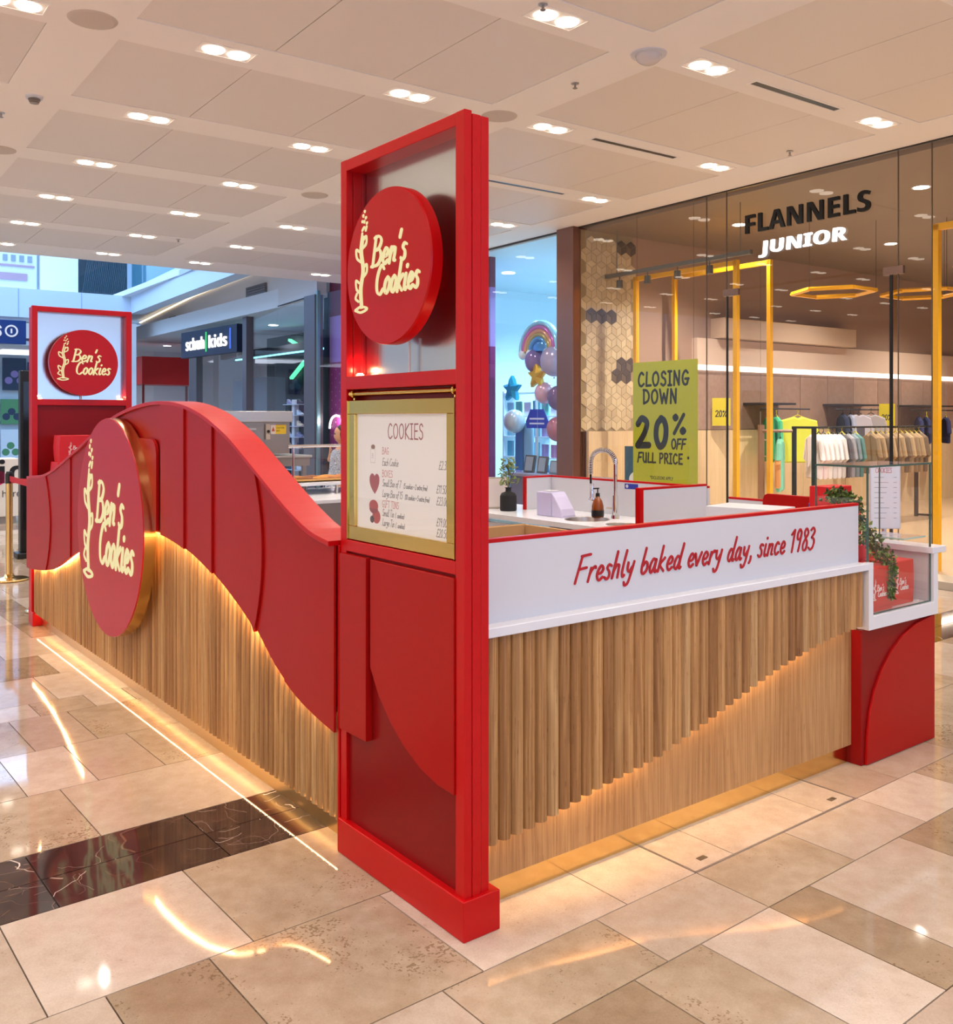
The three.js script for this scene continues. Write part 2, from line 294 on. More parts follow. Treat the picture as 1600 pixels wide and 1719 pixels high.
/* ---------- the setting: floor ---------- */
const FTURN = 0.015, floor = struct('floor', [0, 0, 0], FTURN);
mesh('floor_bed', bb(-9, 9.5, -0.12, -0.006, -33, 9.5), M.floorBase, floor);
{
  const rows = [[0.97, 1.5, [-.55, .0, .63, 1.2]], [0.43, 0.97, [-.35, .24, .52, .85, 1.065, 1.635, 2.2]], [0.15, 0.43, [-.75, -.19, .38, .85, 1.345, 1.84, 2.29, 2.85]], [-0.375, 0.15, [-1.45, -.89, -.61, -.05, .52, .85, 1.06, 1.62, 1.835, 2.17, 2.7]],
    [-0.92, -0.375, [-1.6, -1.03, -.475, .08]], [-1.14, -0.92, [-1.41, -.86, -.305, .25], 1], [-1.355, -1.14, [-1.41, -.86, -.305, .25], 1], [-1.9, -1.355, [-1.15, -.605, .2]], [-2.43, -1.9, [-1.25, -.725, -.45, -.17, .36]], [-2.955, -2.43, [-1.1, -.57, -.295, .25]], [-3.21, -2.955, [-.95, -.42, -.147, .06]], [-3.75, -3.21, [-.8, -.27, .26]], [-4.28, -3.75, [-.66, -.12, .42]]];
  for (let z = 1.5, k = 0; z < 9; z += 0.535, k++) rows.unshift([z, z + 0.535, [rnd(-0.5, 0.2)]]);
  for (let z = -4.28, k = 0; z > -32; z -= 0.535, k++) rows.push([z - 0.535, z, [rnd(-0.5, 0.2)], k % 24 === 18 ? 1 : 0]);
  const want = (z0, x0) => {
    const n = (a, b) => Math.abs(a - b) < 0.02;
    for (const [z, x, m] of [[.43, .52, 'pale'], [.43, .85, 'tan'], [.43, .24, 'sand'], [.43, 1.065, 'beige'], [.43, 1.635, 'tan'], [.15, -.19, 'sand'], [.15, .38, 'beige'], [.15, .85, 'sand'], [.15, 1.345, 'beige'], [.15, 1.84, 'pale'], [-.375, -.61, 'sand'], [-.375, -.05, 'pale'], [-.375, -.89, 'tan'], [-.375, .52, 'pale'], [-.375, .85, 'pale'], [-.375, 1.06, 'pale'], [-.375, 1.62, 'pale'], [-.375, 1.835, 'rose'], [-.92, -1.03, 'pale'], [-.92, -.475, 'sand'], [-.92, -1.6, 'beige'], [-1.9, -.605, 'beige'], [-1.9, -1.15, 'sand'], [-2.43, -.725, 'pale'], [-2.43, -.45, 'rose'], [-2.43, -.17, 'sand'], [-3.21, -.147, 'pale'], [.97, .63, 'rose'], [-3.21, -.42, 'sand'], [-2.955, -.57, 'rose'], [-2.955, -.295, 'sand']]) if (n(z, z0) && n(x, x0)) return m;
    return null;
  };
  const tiles = [], cf = new THREE.Vector3(camera.position.x, 0, camera.position.z);
  for (const [z0, z1, j, dark] of rows) {
    const xs = [...j]; const len = () => pick([0.28, 0.53, 0.53, 0.56, 0.82]);
    while (xs[0] > -8.8) xs.unshift(xs[0] - (dark ? 0.555 : len()));
    while (xs[xs.length - 1] < 6.75) xs.push(xs[xs.length - 1] + (dark ? 0.555 : len()));
    for (let i = 0; i < xs.length - 1; i++) {
      const w = want(z0, xs[i]), m = dark ? M.marble : stoneMats[w ?? pick(['pale', 'beige', 'beige', 'sand', 'sand', 'tan', 'rose'])];
      const cx = (xs[i] + xs[i + 1]) / 2, cz = (z0 + z1) / 2, d = Math.hypot(cx - cf.x, cz - cf.z);
      const dx = cx - cf.x, dz = cz - cf.z, dep = dx * 0.6088 - dz * 0.7934, side = dx * 0.7934 + dz * 0.6088;
      const hidden = cx > 0.3 && cx < 2.6 && cz > -5.1 && cz < -0.35, inView = dep > 1.7 && Math.abs(side / dep) < 0.56 && !hidden && !(cx > 1.2 && side / dep < 0.44 && cz < -0.4);
      tiles.push({ x0: xs[i], x1: xs[i + 1], z0, z1, m, d, inView });
    }
  }
  const geo = (t) => { const e = 0.0021; return planarUV(bb(t.x0 + e, t.x1 - e, -0.006, 0, t.z0 + e, t.z1 - e), rnd(0, 5), rnd(0, 5)); };
  const seen = tiles.filter((t) => t.inView).sort((a, b) => a.d - b.d), near = new Set(seen.slice(0, 290));
  for (const t of near) mesh('floor_tile', geo(t), t.m, floor);
  const rest = new Map(); for (const t of tiles) if (!near.has(t)) { if (!rest.has(t.m)) rest.set(t.m, []); rest.get(t.m).push(geo(t)); }
  const g = mergeGeometries([...rest.values()].map(merge), true);
  mesh('far_floor_tiles', g, [...rest.keys()], floor).userData.kind = 'stuff';
  const metal = std(0x8f8784, 0.4, { metalness: 0.6 });
  mesh('hatch_frame', merge([bb(.846, .856, -.004, .0012, -.375, .15), bb(.846, 1.84, -.004, .0012, .143, .153), bb(1.832, 1.84, -.004, .0012, -.375, .15)]), metal, floor);
  for (const x of [.93, 1.735]) mesh('lifting_key_hole', merge([bb(x, x + .04, -.004, .0014, .085, .105), bb(x + .012, x + .026, .0014, .002, .09, .1)]), std(0x7a6a58, 0.4, { metalness: 0.5 }), floor);
}

/* ---------- ceiling of the walkway: plaster bands, recessed metal panels, twin downlights ---------- */
const CY = 4.0, ceiling = struct('ceiling', [0, 0, 0], -PHI);
const rowZ = (k) => -2.28 - 1.735 * k, colX = [-6.475, -3.26, -0.045, 3.17, 6.385];
{
  mesh('ceiling_slab', bb(-8.2, 6.9, CY + 0.05, CY + 0.3, -13.45, 8.7), M.plaster, ceiling);
  for (let k = -6; k <= 6; k++) mesh('plaster_band', bb(-8.2, 6.78, CY, CY + 0.051, rowZ(k) - 0.2, rowZ(k) + 0.2), M.plaster, ceiling);
  mesh('plaster_band', bb(-8.2, 6.78, CY, CY + 0.051, -13.45, rowZ(6) - 0.2), M.plaster, ceiling);
  for (const x of colX) for (let k = -6; k < 6; k++) mesh('plaster_band', bb(x - 0.22, x === 6.385 ? 6.78 : x + 0.22, CY, CY + 0.051, rowZ(k + 1) + 0.2, rowZ(k) - 0.2), M.plaster, ceiling);
  for (let c = 0; c < 4; c++) for (let k = -6; k < 6; k++) for (let i = 0; i < 3; i++) {
    const x0 = colX[c] + 0.22, w = (colX[c + 1] - colX[c] - 0.44) / 3;
    mesh('ceiling_panel', bb(x0 + w * i + 0.003, x0 + w * (i + 1) - 0.003, CY + 0.006, CY + 0.04, rowZ(k + 1) + 0.203, rowZ(k) - 0.203), M.ceilPanel, ceiling);
  }
}
const ord = ['first', 'second', 'third', 'fourth', 'fifth', 'sixth', 'seventh', 'eighth', 'ninth', 'tenth', 'eleventh', 'twelfth'];
{
  const frameG = merge([bb(-.2, .2, -.004, .012, -.105, -.09), bb(-.2, .2, -.004, .012, .09, .105), bb(-.2, -.185, -.004, .012, -.09, .09), bb(.185, .2, -.004, .012, -.09, .09)]);
  const tray = bb(-.185, .185, .002, .01, -.09, .09), disc = (x) => new THREE.CylinderGeometry(.077, .07, .012, 24).translate(x, -.003, 0);
  const xs = [-5.6, -4.13, -2.68, -.5, .83, 2.3, 3.72, 5.85];
  for (let k = -5; k <= 6; k++) xs.forEach((x, i) => {
    const where = k >= 0 ? `${ord[k]} row in front of camera` : `${ord[-k - 1]} row behind camera`;
    const t = bthing('twin_downlight', `twin ceiling downlight, ${where}, ${ord[i]} from left`, 'downlight', [x, CY, rowZ(k)], 0, 'twin ceiling downlights');
    mesh('trim_frame', frameG, M.plaster, t); mesh('lamp_tray', tray, M.charcoal, t);
    for (const s of [-.088, .088]) mesh('lamp_disc', disc(s), M.lamp, t);
    const s = new THREE.SpotLight(WARM, DOWN_I, 0, 1.2, 0.7, 2); const p = B(x + .088, CY - 0.004, rowZ(k)); s.position.set(...p); s.target.position.set(p[0], 0, p[2]); s.castShadow = true; s.shadow.radius = 0.2;
    scene.add(s, s.target);
  });
  for (const [x, k, n] of [[4.2, 0, 'nearest the camera'], [4.2, 1, 'in the second light row'], [4.3, 2, 'in the third light row']]) {
    const t = bthing('air_slot', `long black air slot in ceiling ${n}`, 'vent', [x, CY, rowZ(k)], 0, 'ceiling air slots');
    mesh('slot_frame', merge([bb(0, 1.1, -.005, 0, -.05, -.03), bb(0, 1.1, -.005, 0, .03, .05), bb(0, .02, -.005, 0, -.03, .03), bb(1.08, 1.1, -.005, 0, -.03, .03)]), M.plaster, t);
    mesh('slot', bb(.02, 1.08, -.002, .002, -.03, .03), M.black, t);
  }
  const spk = lathe([[0, -.012], [.125, -.012], [.132, -.006], [.145, -.006], [.15, 0]], 0, 0, 0, 32);
  for (const [x, z, l] of [[-.045, -3.99, 'nearest at the upper left'], [3.165, -4.01, 'just right of the tall sign pillar'], [3.16, -7.42, 'left of the tall sign pillar'], [-.02, -7.5, 'cut by the left edge of picture']])
    tag(mesh('ceiling_speaker', spk, std(0xcabcb0, 0.6), scene), 'round flat ceiling speaker, ' + l, 'speaker', 'ceiling speakers').position.set(...B(x, CY, z));
  const sm = bthing('smoke_detector', 'white round smoke detector on ceiling near the left edge', 'detector', [-.05, CY, -5.74]);
  mesh('base', lathe([[0, -.02], [.06, -.02], [.065, 0]]), M.white, sm); mesh('vented_head', merge([0, 1, 2].map((i) => lathe([[0, -.03 - i * .012], [.045 - i * .006, -.03 - i * .012], [.045 - i * .006, -.022 - i * .012], [0, -.022 - i * .012]]))), std(0x99908a, 0.5), sm);
  const cam = bthing('ceiling_dome', 'white dome cover on the ceiling between the downlights', 'dome', [3.19, CY, -2.35]);
  mesh('rim', lathe([[0, -.012], [.12, -.012], [.125, 0]]), M.white, cam); mesh('dome', new THREE.SphereGeometry(.09, 24, 10, 0, 6.2832, Math.PI / 2, Math.PI / 2).scale(1, .7, 1).translate(0, -.012, 0), std(0xcfc6c4, 0.15), cam);
  for (const [x, z, l] of [[3.16, -3.07, 'above the tall pillar'], [2.1, -2.17, 'beside the nearest downlight'], [6.0, -3.25, 'near the shop fascia'], [-.19, -6.32, 'at the left edge'], [2.78, -10.9, 'far back over the far sign']]) {
    const t = bthing('sprinkler', 'small sprinkler head in the ceiling ' + l, 'sprinkler', [x, CY, z], 0, 'ceiling sprinklers');
    mesh('rose', cyl(.03, .03, .006, 0, -.006, 0), M.steel, t); mesh('head', merge([cyl(.008, .008, .03, 0, -.036, 0), cyl(.018, .018, .003, 0, -.039, 0)]), M.steelDark, t);
  }
}

/* ---------- outer walls of the mall, the atrium and its skylight ---------- */
{
  const wl = struct('wall_left', [0, 0, 0], -PHI), wr = struct('wall_rear', [0, 0, 0], -PHI), wu = struct('wall_upper', [0, 0, 0], -PHI), rf = struct('roof_atrium', [0, 0, 0], -PHI);
  mesh('wall_body', bb(-8.5, -8, -.1, 9.3, -33, 9), M.whiteWall, wl);
  mesh('wall_body', bb(-8.5, 18, -.1, 4.4, 8.5, 9), M.whiteWall, wr);
  // cool daylight comes through the unseen glazed entrance behind the camera; the left windows are added warm fill
  const wn = struct('window_5', [0, 0, 0], -PHI); mesh('entrance_glazing', bb(-6, 6, .1, 3.7, 8.44, 8.48), glow(0xb8d2ff, 1.0), wn); mesh('glazing_bars', merge([-6, -4, -2, 0, 2, 4, 6].map((x) => bb(x - .04, x + .04, 0, 3.8, 8.38, 8.5))), M.charcoal, wn);
  areaLight(11.8, 3.5, 0xaccbff, 1.35, B(0, 1.95, 8.36), B(0, 1.95, 0));
  const ww = struct('added_window_6', [0, 0, 0], -PHI); mesh('fill_glow_panel', bb(-7.99, -7.96, .3, 3.4, -9, 5), glow(0xfff0e2, 0.9), ww); mesh('fill_panel_bars', merge([-9, -6.2, -3.4, -.6, 2.2, 5].map((z) => bb(-8, -7.92, 0, 3.5, z - .06, z + .06))), M.charcoal, ww);  // unseen glowing panels, added to brighten the faces turned to the camera
  areaLight(13.8, 3, 0xfff0e2, 0.9, B(-7.9, 1.85, -2), B(0, 1.85, -2));
  const up = std(0xcfdcea, 0.6);
  mesh('front_edge', bb(-8, 12, 4.3, 9.3, -13.45, -13.1), up, wu);
  mesh('far_wall', bb(-8, 14, 4.95, 9.3, -33.4, -33), up, wu);
  mesh('side_wall', bb(12, 12.4, 4.3, 9.3, -33, -13.1), up, wu);
  mesh('roof_frame', bb(-8.2, 12.4, 9.3, 9.6, -33.3, -13.1), M.whiteWall, rf);
  mesh('skylight_panel', bb(-6, 6.5, 9.26, 9.3, -31, -15), glow(DAY, 2.6), rf);
  areaLight(12, 15, DAY, 2.8, B(0.2, 9.2, -23), B(0.2, 0, -23));
}
/* ---------- kiosk: the two sign pillars ---------- */
// local axes: the face looks to -x, its width runs from z = -0.72 to 0
function roundSign(parent, d, pos, thick, rim, rimName = 'rim') {
  const s = new THREE.Group(); s.name = 'round_sign'; s.position.set(...pos); s.rotation.y = -Math.PI / 2; parent.add(s);
  mesh('sign_face', new THREE.CylinderGeometry(d / 2 - .002, d / 2, .006, 72).rotateX(Math.PI / 2).translate(0, 0, -.003), M.redFace, s);
  mesh(rimName, new THREE.CylinderGeometry(d / 2, d / 2, thick - .006, 72, 1).rotateX(Math.PI / 2).translate(0, 0, -.006 - (thick - .006) / 2), rim, s);
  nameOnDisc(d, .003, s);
  return s;
}
function pillar(label, pos, turn, H, menu) {
  const t = thing('sign_pillar', label, 'sign', pos, turn);
  const r = .003;
  // laminated posts: grooves run up the outer edge
  for (const [a, b, n] of [[-.72, -.68, 'post'], [-.045, 0, 'post']]) mesh(n, merge([bb(0, .027, .1, H, a, b, r), bb(.0285, .06, .1, H - .008, a, b, r), bb(.0615, .092, .1, H - .008, a, b - .003, r), bb(.01, .085, .1, H - .02, a + .004, b - .004)]), M.red, t);
  mesh('top_rail', bb(.0, .092, H - .04, H - .001, -.682, -.043, r), M.red, t);
  mesh('middle_rail', bb(.0, .092, 1.6, 1.645, -.682, -.043, r), M.red, t);
  mesh('brushed_metal_panel', planarUV(bb(.07, .08, 1.64, H - .03, -.685, -.04)), M.silver, t);
  mesh('support_wire', rod([.05, 1.64, -.362], [.05, 1.76, -.362], .0035), M.white, t);
  mesh('sign_boss', new THREE.CylinderGeometry(.09, .09, .07, 32).rotateZ(Math.PI / 2).translate(.036, H - .41, -.362), M.red, t);
  roundSign(t, .495, [-.037, H - .41, -.362], .042, M.red);
  for (const z of [-.655, -.07]) {
    const u = mesh('uplight', merge([cyl(.014, .014, .008, .04, 1.645, z), cyl(.01, .01, .004, .04, 1.653, z)]), glow(0xffd9a8, 4), t);
    const p = new THREE.PointLight(0xffc58a, 0.03, 1.2, 2); p.position.set(.04, 1.668, z); p.castShadow = true; p.shadow.radius = .2; t.add(p);
  }
  if (menu) {
    mesh('lower_rail', bb(.0, .092, 1.045, 1.085, -.682, -.043, r), M.red, t);
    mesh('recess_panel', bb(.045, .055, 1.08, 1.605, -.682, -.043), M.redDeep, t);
    const rail = mesh('brass_rail', rod([.018, 1.585, -.675], [.018, 1.585, -.05], .008, 14), M.brass, t);
    for (const z of [-.655, -.07]) mesh('bracket', merge([new THREE.TorusGeometry(.011, .005, 8, 18).translate(.018, 1.585, z), cyl(.004, .004, .016, .018, 1.564, z, 8)]), M.brass, rail);
    for (const z of [-.676, -.049]) mesh('end_knob', ball(.012, .018, 1.585, z), M.brass, rail);
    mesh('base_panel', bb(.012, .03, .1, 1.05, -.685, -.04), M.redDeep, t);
    mesh('overlay_plate', bb(-.014, .012, .432, 1.038, -.702, -.527, .0015), M.redPanel, t);
    const arc = [[-.045, .405], [-.13, .41], [-.22, .432], [-.31, .475], [-.39, .53], [-.46, .6], [-.513, .68]];
    mesh('curved_overlay_plate', extrudeX([[-.045, 1.036], ...arc, [-.513, 1.036]], -.006, .012, .0015), M.redPanel, t);
    mesh('plinth', bb(-.012, .122, 0, .118, -.722, .012, .004), M.red, t);
  } else {
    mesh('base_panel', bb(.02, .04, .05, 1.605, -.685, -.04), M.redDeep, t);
    mesh('plinth', bb(-.01, .1, 0, .11, -.722, .008, .004), M.red, t);
  }
  return t;
}
pillar('tall red sign pillar with round name sign and menu, nearest the camera', [0, 0, 0], 0, 2.392, true);
pillar('far red sign pillar with round name sign at left end of kiosk', [.727, 0, -5.29], Math.PI / 2, 2.33, false);

// menu board hanging from the brass rail
{
  const t = thing('menu_board', 'brass framed menu board with cookie prices on the tall pillar', 'menu', [0, 0, 0]);
  const y0 = 1.088, y1 = 1.562, z0 = -.677, z1 = -.05, f = .046;
  mesh('brass_frame', merge([bb(.004, .02, y0, y0 + f, z0, z1, .002), bb(.004, .02, y1 - f, y1, z0, z1, .002), bb(.004, .02, y0 + f, y1 - f, z0, z0 + f, .002), bb(.004, .02, y0 + f, y1 - f, z1 - f, z1, .002), bb(.0, .004, y0, y1, z1 - .004, z1), bb(.0, .004, y0, y1, z0, z0 + .004)]), M.brass, t);
  const sheet = canvasTex(1100, 780, (c, w, h) => {
    c.fillStyle = '#f4f2f1'; c.fillRect(0, 0, w, h);
    const red = '#b3372f', ink = '#2a2526';
    penOnCanvas(c, 'COOKIES', 400, 165, 96, 9, '#8e2f2b', { squeeze: .95, gap: .12 });
    const cap = (s, y) => penOnCanvas(c, s, 330, y, 44, 3.5, red, { squeeze: .9, gap: .1 }), line = (s, x, y, k = 40) => penOnCanvas(c, s, x, y, k, 3.6, ink, { slant: .18, squeeze: .8, gap: .05 });
    cap('BAG', 270); line('Each Cookie', 330, 345, 48); line('£2.35', 985, 345, 52);
    cap('BOXES', 420); line('Small Box of 7', 330, 482, 46); line('(5 cookies + 2 extra free)', 590, 482, 32); line('£11.50', 960, 490, 50);
    line('Large Box of 15', 330, 552, 46); line('(10 cookies + 5 extra free)', 605, 552, 32); line('£23.00', 960, 562, 50);
    cap('GIFT TINS', 620); line('Small Tin', 330, 678, 46); line('(4 cookies)', 490, 678, 32); line('£19.00', 960, 690, 50);
    line('Large Tin', 330, 742, 46); line('(6 cookies)', 495, 742, 32); line('£20.50', 960, 756, 50);
    c.fillStyle = '#a7372c'; c.beginPath(); c.moveTo(235, 540); c.quadraticCurveTo(150, 480, 170, 425); c.quadraticCurveTo(200, 385, 232, 420); c.quadraticCurveTo(265, 385, 292, 425); c.quadraticCurveTo(305, 480, 235, 540); c.fill();
    c.fillStyle = '#b23a30'; c.beginPath(); c.ellipse(220, 620, 58, 40, 0, 0, 7); c.fill(); c.beginPath(); c.ellipse(255, 690, 52, 46, 0, 0, 7); c.fill(); c.fillStyle = '#8e2620'; c.beginPath(); c.ellipse(220, 632, 58, 40, 0, 0.2, 3); c.fill();
    c.fillStyle = '#3b231a'; c.beginPath(); c.ellipse(200, 712, 26, 24, 0, 0, 7); c.fill(); c.fillStyle = '#8a5a35'; c.beginPath(); c.ellipse(212, 225, 26, 16, 0, 0, 7); c.fill();
    c.strokeStyle = '#cfc9c6'; c.lineWidth = 4; c.strokeRect(180, 240, 60, 90); penOnCanvas(c, 'B', 198, 300, 30, 2.5, '#b99', {});
  });
  const sh = new THREE.PlaneGeometry(z1 - z0 - 2 * f + .004, y1 - y0 - 2 * f + .004).rotateY(-Math.PI / 2).translate(.0155, (y0 + y1) / 2, (z0 + z1) / 2);
  mesh('menu_backing', bb(.016, .022, y0 + .01, y1 - .01, z0 + .01, z1 - .01), M.white, t);
  mesh('menu_sheet', sh, std(0xffffff, 0.55, { map: sheet }), t);
  mesh('cover_glass', bb(.0105, .0125, y0 + f, y1 - f, z0 + f, z1 - f), M.glass, t);
}

/* ---------- kiosk: the long wave-topped front ---------- */
const TOP = [[-5.3, 1.078], [-5.18, 1.084], [-4.67, 1.129], [-3.94, 1.31], [-3.32, 1.483], [-2.81, 1.565], [-2.36, 1.581], [-1.98, 1.535], [-1.64, 1.432], [-1.34, 1.294], [-1.08, 1.171], [-.89, 1.099], [-.72, 1.07], [-.6, 1.06]];
const BOT = [[-5.3, .425], [-5.1, .43], [-4.54, .5], [-3.97, .672], [-3.4, .83], [-2.78, .916], [-2.47, .937], [-2.07, .893], [-1.73, .803], [-1.42, .676], [-1.2, .541], [-1.0, .461], [-.74, .409], [-.6, .4]];
const topY = (z) => lerpTable(TOP, z), botY = (z) => lerpTable(BOT, z);
const slatProfile = (w, d, n = 7) => Array.from({ length: n + 1 }, (_, i) => { const a = Math.PI * i / n; return [-Math.cos(a) * w / 2, Math.sin(a) ** 0.8 * d]; });
function slatGeo(w, d, y0, y1, uo, vo) {                 // half-round slat: flat back on z = 0, nose towards +z
  const p = slatProfile(w, d), pos = [], uv = [], nor = [];
  const push = (x, y, z, u, v, nx, nz, ny = 0) => { pos.push(x, y, z); uv.push(u, v); nor.push(nx, ny, nz); };
  for (let i = 0; i < p.length - 1; i++) {
    const [a, b] = [p[i], p[i + 1]], na = [a[0] / (w / 2), a[1] / d], nb = [b[0] / (w / 2), b[1] / d], ua = uo + i * .011, ub = ua + .011;
    const q = [[a, y0, ua, na], [b, y0, ub, nb], [b, y1, ub, nb], [a, y0, ua, na], [b, y1, ub, nb], [a, y1, ua, na]];
    for (const [c, y, u, n] of q) { const l = Math.hypot(n[0], n[1]) || 1; push(c[0], y, c[1], u, y + vo, n[0] / l, n[1] / l); }
    for (const [c, y, ny] of [[[0, 0], y0, -1], [b, y0, -1], [a, y0, -1], [[0, 0], y1, 1], [a, y1, 1], [b, y1, 1]]) push(c[0], y, c[1], uo + c[0], vo + c[1], 0, 0, ny);
  }
  const g = new THREE.BufferGeometry(); g.setAttribute('position', new THREE.Float32BufferAttribute(pos, 3)); g.setAttribute('normal', new THREE.Float32BufferAttribute(nor, 3)); g.setAttribute('uv', new THREE.Float32BufferAttribute(uv, 2)); return g;
}
// glowing strip along a run of points with matching area lights that shine down
function ledRun(parent, pts, k, every, w = .008) {
  mesh('led_strip', tube(pts, w / 2, pts.length * 3, 6), M.led, parent);
  for (let i = 0; i + every < pts.length; i += every) {
    const a = new THREE.Vector3(...pts[i]), b = new THREE.Vector3(...pts[i + every]), c = a.clone().add(b).multiplyScalar(.5), d = b.clone().sub(a);
    const l = new THREE.RectAreaLight(LEDC, k, d.length(), w); l.position.copy(c).add(new THREE.Vector3(0, -w * .75, 0));
    const x = d.normalize(), z = new THREE.Vector3(0, 1, 0).sub(x.clone().multiplyScalar(x.y)).normalize(), y = z.clone().cross(x);
    l.quaternion.setFromRotationMatrix(new THREE.Matrix4().makeBasis(x, y, z)); parent.add(l);
  }
}
{
  const t = thing('kiosk_front', 'long kiosk front of wave-topped red panels over oak slats', 'kiosk wall', [0, 0, 0]);
  const Z0 = -5.24, Z1 = -.735, zs = Array.from({ length: 91 }, (_, i) => Z0 + (Z1 - Z0) * i / 90);
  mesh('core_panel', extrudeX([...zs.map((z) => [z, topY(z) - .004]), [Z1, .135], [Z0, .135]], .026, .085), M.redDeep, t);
  mesh('wave_ledge', extrudeX([...zs.map((z) => [z, topY(z) + .004]), ...[...zs].reverse().map((z) => [z, topY(z) - .014])], -.04, .098, .0015), M.red, t);
  // overlapping plates between the two waves, each with its own edge
  const wave = (za, zb, x, m, n = 24) => {
    const A = typeof za === 'function' ? za : () => za, Bf = typeof zb === 'function' ? zb : () => zb, P = [];
    const edge = (f) => { let lo = f(.5), a = botY(f(botY(lo))), b = topY(f(topY(lo))) - .012; return Array.from({ length: 13 }, (_, i) => { const y = a + (b - a) * i / 12; return [f(y), y]; }); };
    const ea = edge(A), eb = edge(Bf);
    for (let i = 1; i < n; i++) { const z = ea[0][0] + (eb[0][0] - ea[0][0]) * i / n; P.push([z, botY(z)]); }
    P.push(...eb);
    for (let i = n - 1; i > 0; i--) { const z = ea[12][0] + (eb[12][0] - ea[12][0]) * i / n; P.push([z, topY(z) - .012]); }
    P.push(...ea.reverse());
    mesh('red_plate', extrudeX(P, x - .012, -.008, .001), m, t);
  };
  const bulge = (z, y0, k) => (y) => z - k * (y - y0) ** 2;
  wave(Z0, bulge(-4.57, .79, 1.2), -.028, M.redPanel);
  wave(bulge(-4.569, .79, 1.2), -4.1, -.02, M.redPanel);
  wave(-4.099, -2.42, -.012, M.redPanel, 60);
  wave(-2.419, -2.11, -.031, M.redPanel);
  wave(-2.109, -1.8, -.021, M.redPanel);
  wave(-1.799, bulge(-1.31, .97, .72), -.011, M.redPanel);
  wave(bulge(-1.309, .97, .72), bulge(-1.21, .83, -.85), -.001, M.redPanel);
  wave(bulge(-1.209, .83, -.85), Z1, -.006, M.redPanel);
  mesh('red_plate', extrudeX([[-2.47, .95], ...Array.from({ length: 9 }, (_, i) => [-2.55 + .08 * Math.cos(i * .196), 1.32 + .08 * Math.sin(i * .196)]), [-2.9, 1.4], [-2.9, .94]], -.046, -.03, .001), M.redPanel, t);
  // oak slats
  const geos = Array.from({ length: 6 }, (_, i) => rnd());
  for (let z = Z0 + .03; z < Z1 - .01; z += .0445) mesh('slat', slatGeo(.044, .021, .092, botY(z) + .06, rnd(0, .4), rnd(0, 1)).rotateY(-Math.PI / 2).translate(.026, 0, z), pick(slatMats), t);
  mesh('kick_plate', bb(.056, .062, 0, .135, Z0 + .02, Z1), std(new THREE.Color(0.8, 0.56, 0.24), 0.3, { metalness: 1 }), t);
  mesh('end_post', bb(-.004, .06, .0, 1.06, -.735, -.722, .001), M.red, t); mesh('end_post', bb(-.004, .06, 0, .44, Z0 - .03, Z0 - .012, .001), M.red, t);
  mesh('foot_block', bb(-.01, .07, 0, .1, Z0 - .03, Z0 + .05, .004), M.red, t);
  const run = []; for (let z = Z0 + .02; z <= Z1 - .005; z += .075) run.push([-.002, botY(z) + .004, z]);
  ledRun(t, run, 170, 4, .006);
  ledRun(t, Array.from({ length: 13 }, (_, i) => [.018, .0942, Z0 + .06 + (Z1 - Z0 - .08) * i / 12]), 9, 1, .006);
}
{
  const t = thing('round_name_sign', 'large round red name sign with brass rim on the wave wall', 'sign', [0, 0, 0]);
  const s = roundSign(t, 1.17, [-.1, .918, -3.08], .062, M.brassBrushed, 'brass_rim');
  mesh('sign_boss', new THREE.CylinderGeometry(.3, .3, .008, 40).rotateX(Math.PI / 2).translate(0, 0, -.066), M.brassBrushed, s);
}

/* ---------- kiosk: the short counter side ---------- */
const SB = [[.1, .215], [.33, .235], [.594, .283], [.885, .325], [1.21, .413], [1.577, .515], [1.906, .579], [2.25, .612]];
{
  const t = thing('service_counter', 'white topped oak counter with red hand lettering along the front', 'counter', [0, 0, 0]);
  const x0 = .094, x1 = 2.2;
  mesh('upstand', bb(x0, x1, .87, 1.122, -.104, -.08, .001), M.white, t);
  mesh('red_capping', bb(x0, x1, 1.122, 1.134, -.106, -.079, .001), M.red, t);
  mesh('worktop', bb(x0, x1, .846, .876, -.75, -.03, .003), M.worktop, t);
  mesh('oak_back_panel', planarUV(bb(x0, x1 - .02, .082, .846, -.13, -.1)), M.oakPanel, t);
  for (let x = .148, i = 0; x < 2.185; x += .0492, i++) mesh('slat', slatGeo(.0482, .033, lerpTable(SB, x), .845, rnd(0, .4), rnd(0, 1)).translate(x, 0, -.076), pick(slatMats), t);
  mesh('edge_batten', bb(.112, .122, lerpTable(SB, .12) - .01, .845, -.076, -.05), M.white, t);
  mesh('slat_carrier', extrudeZ([[.125, .84], ...Array.from({ length: 30 }, (_, i) => { const x = .125 + 2.06 * i / 29; return [x, lerpTable(SB, x) + .035]; }), [2.185, .84]], -.1, -.0765), M.oakPanel, t);
  mesh('kick_plate', bb(x0, x1 - .02, 0, .083, -.128, -.12), M.brassKick, t);
  mesh('counter_body', bb(x0, x1 - .02, .02, .84, -.7, -.135), M.white, t);
  const run = []; for (let x = .13; x <= 2.19; x += .0687) run.push([x, lerpTable(SB, x) + .026, -.0885]);
  ledRun(t, run, 105, 5);
  const txt = penText('Freshly baked every day, since 1983', { size: .088, slant: .2, gap: .07, squeeze: .86 }), k = 1.345 / txt.width;
  mesh('lettering', strokesGeo(txt.strokes.map((s) => s.map(([x, y]) => [x * k, y])), .0088, .003).translate(.512, .962, -.08), std(0xb00d1c, 0.4), t);
}
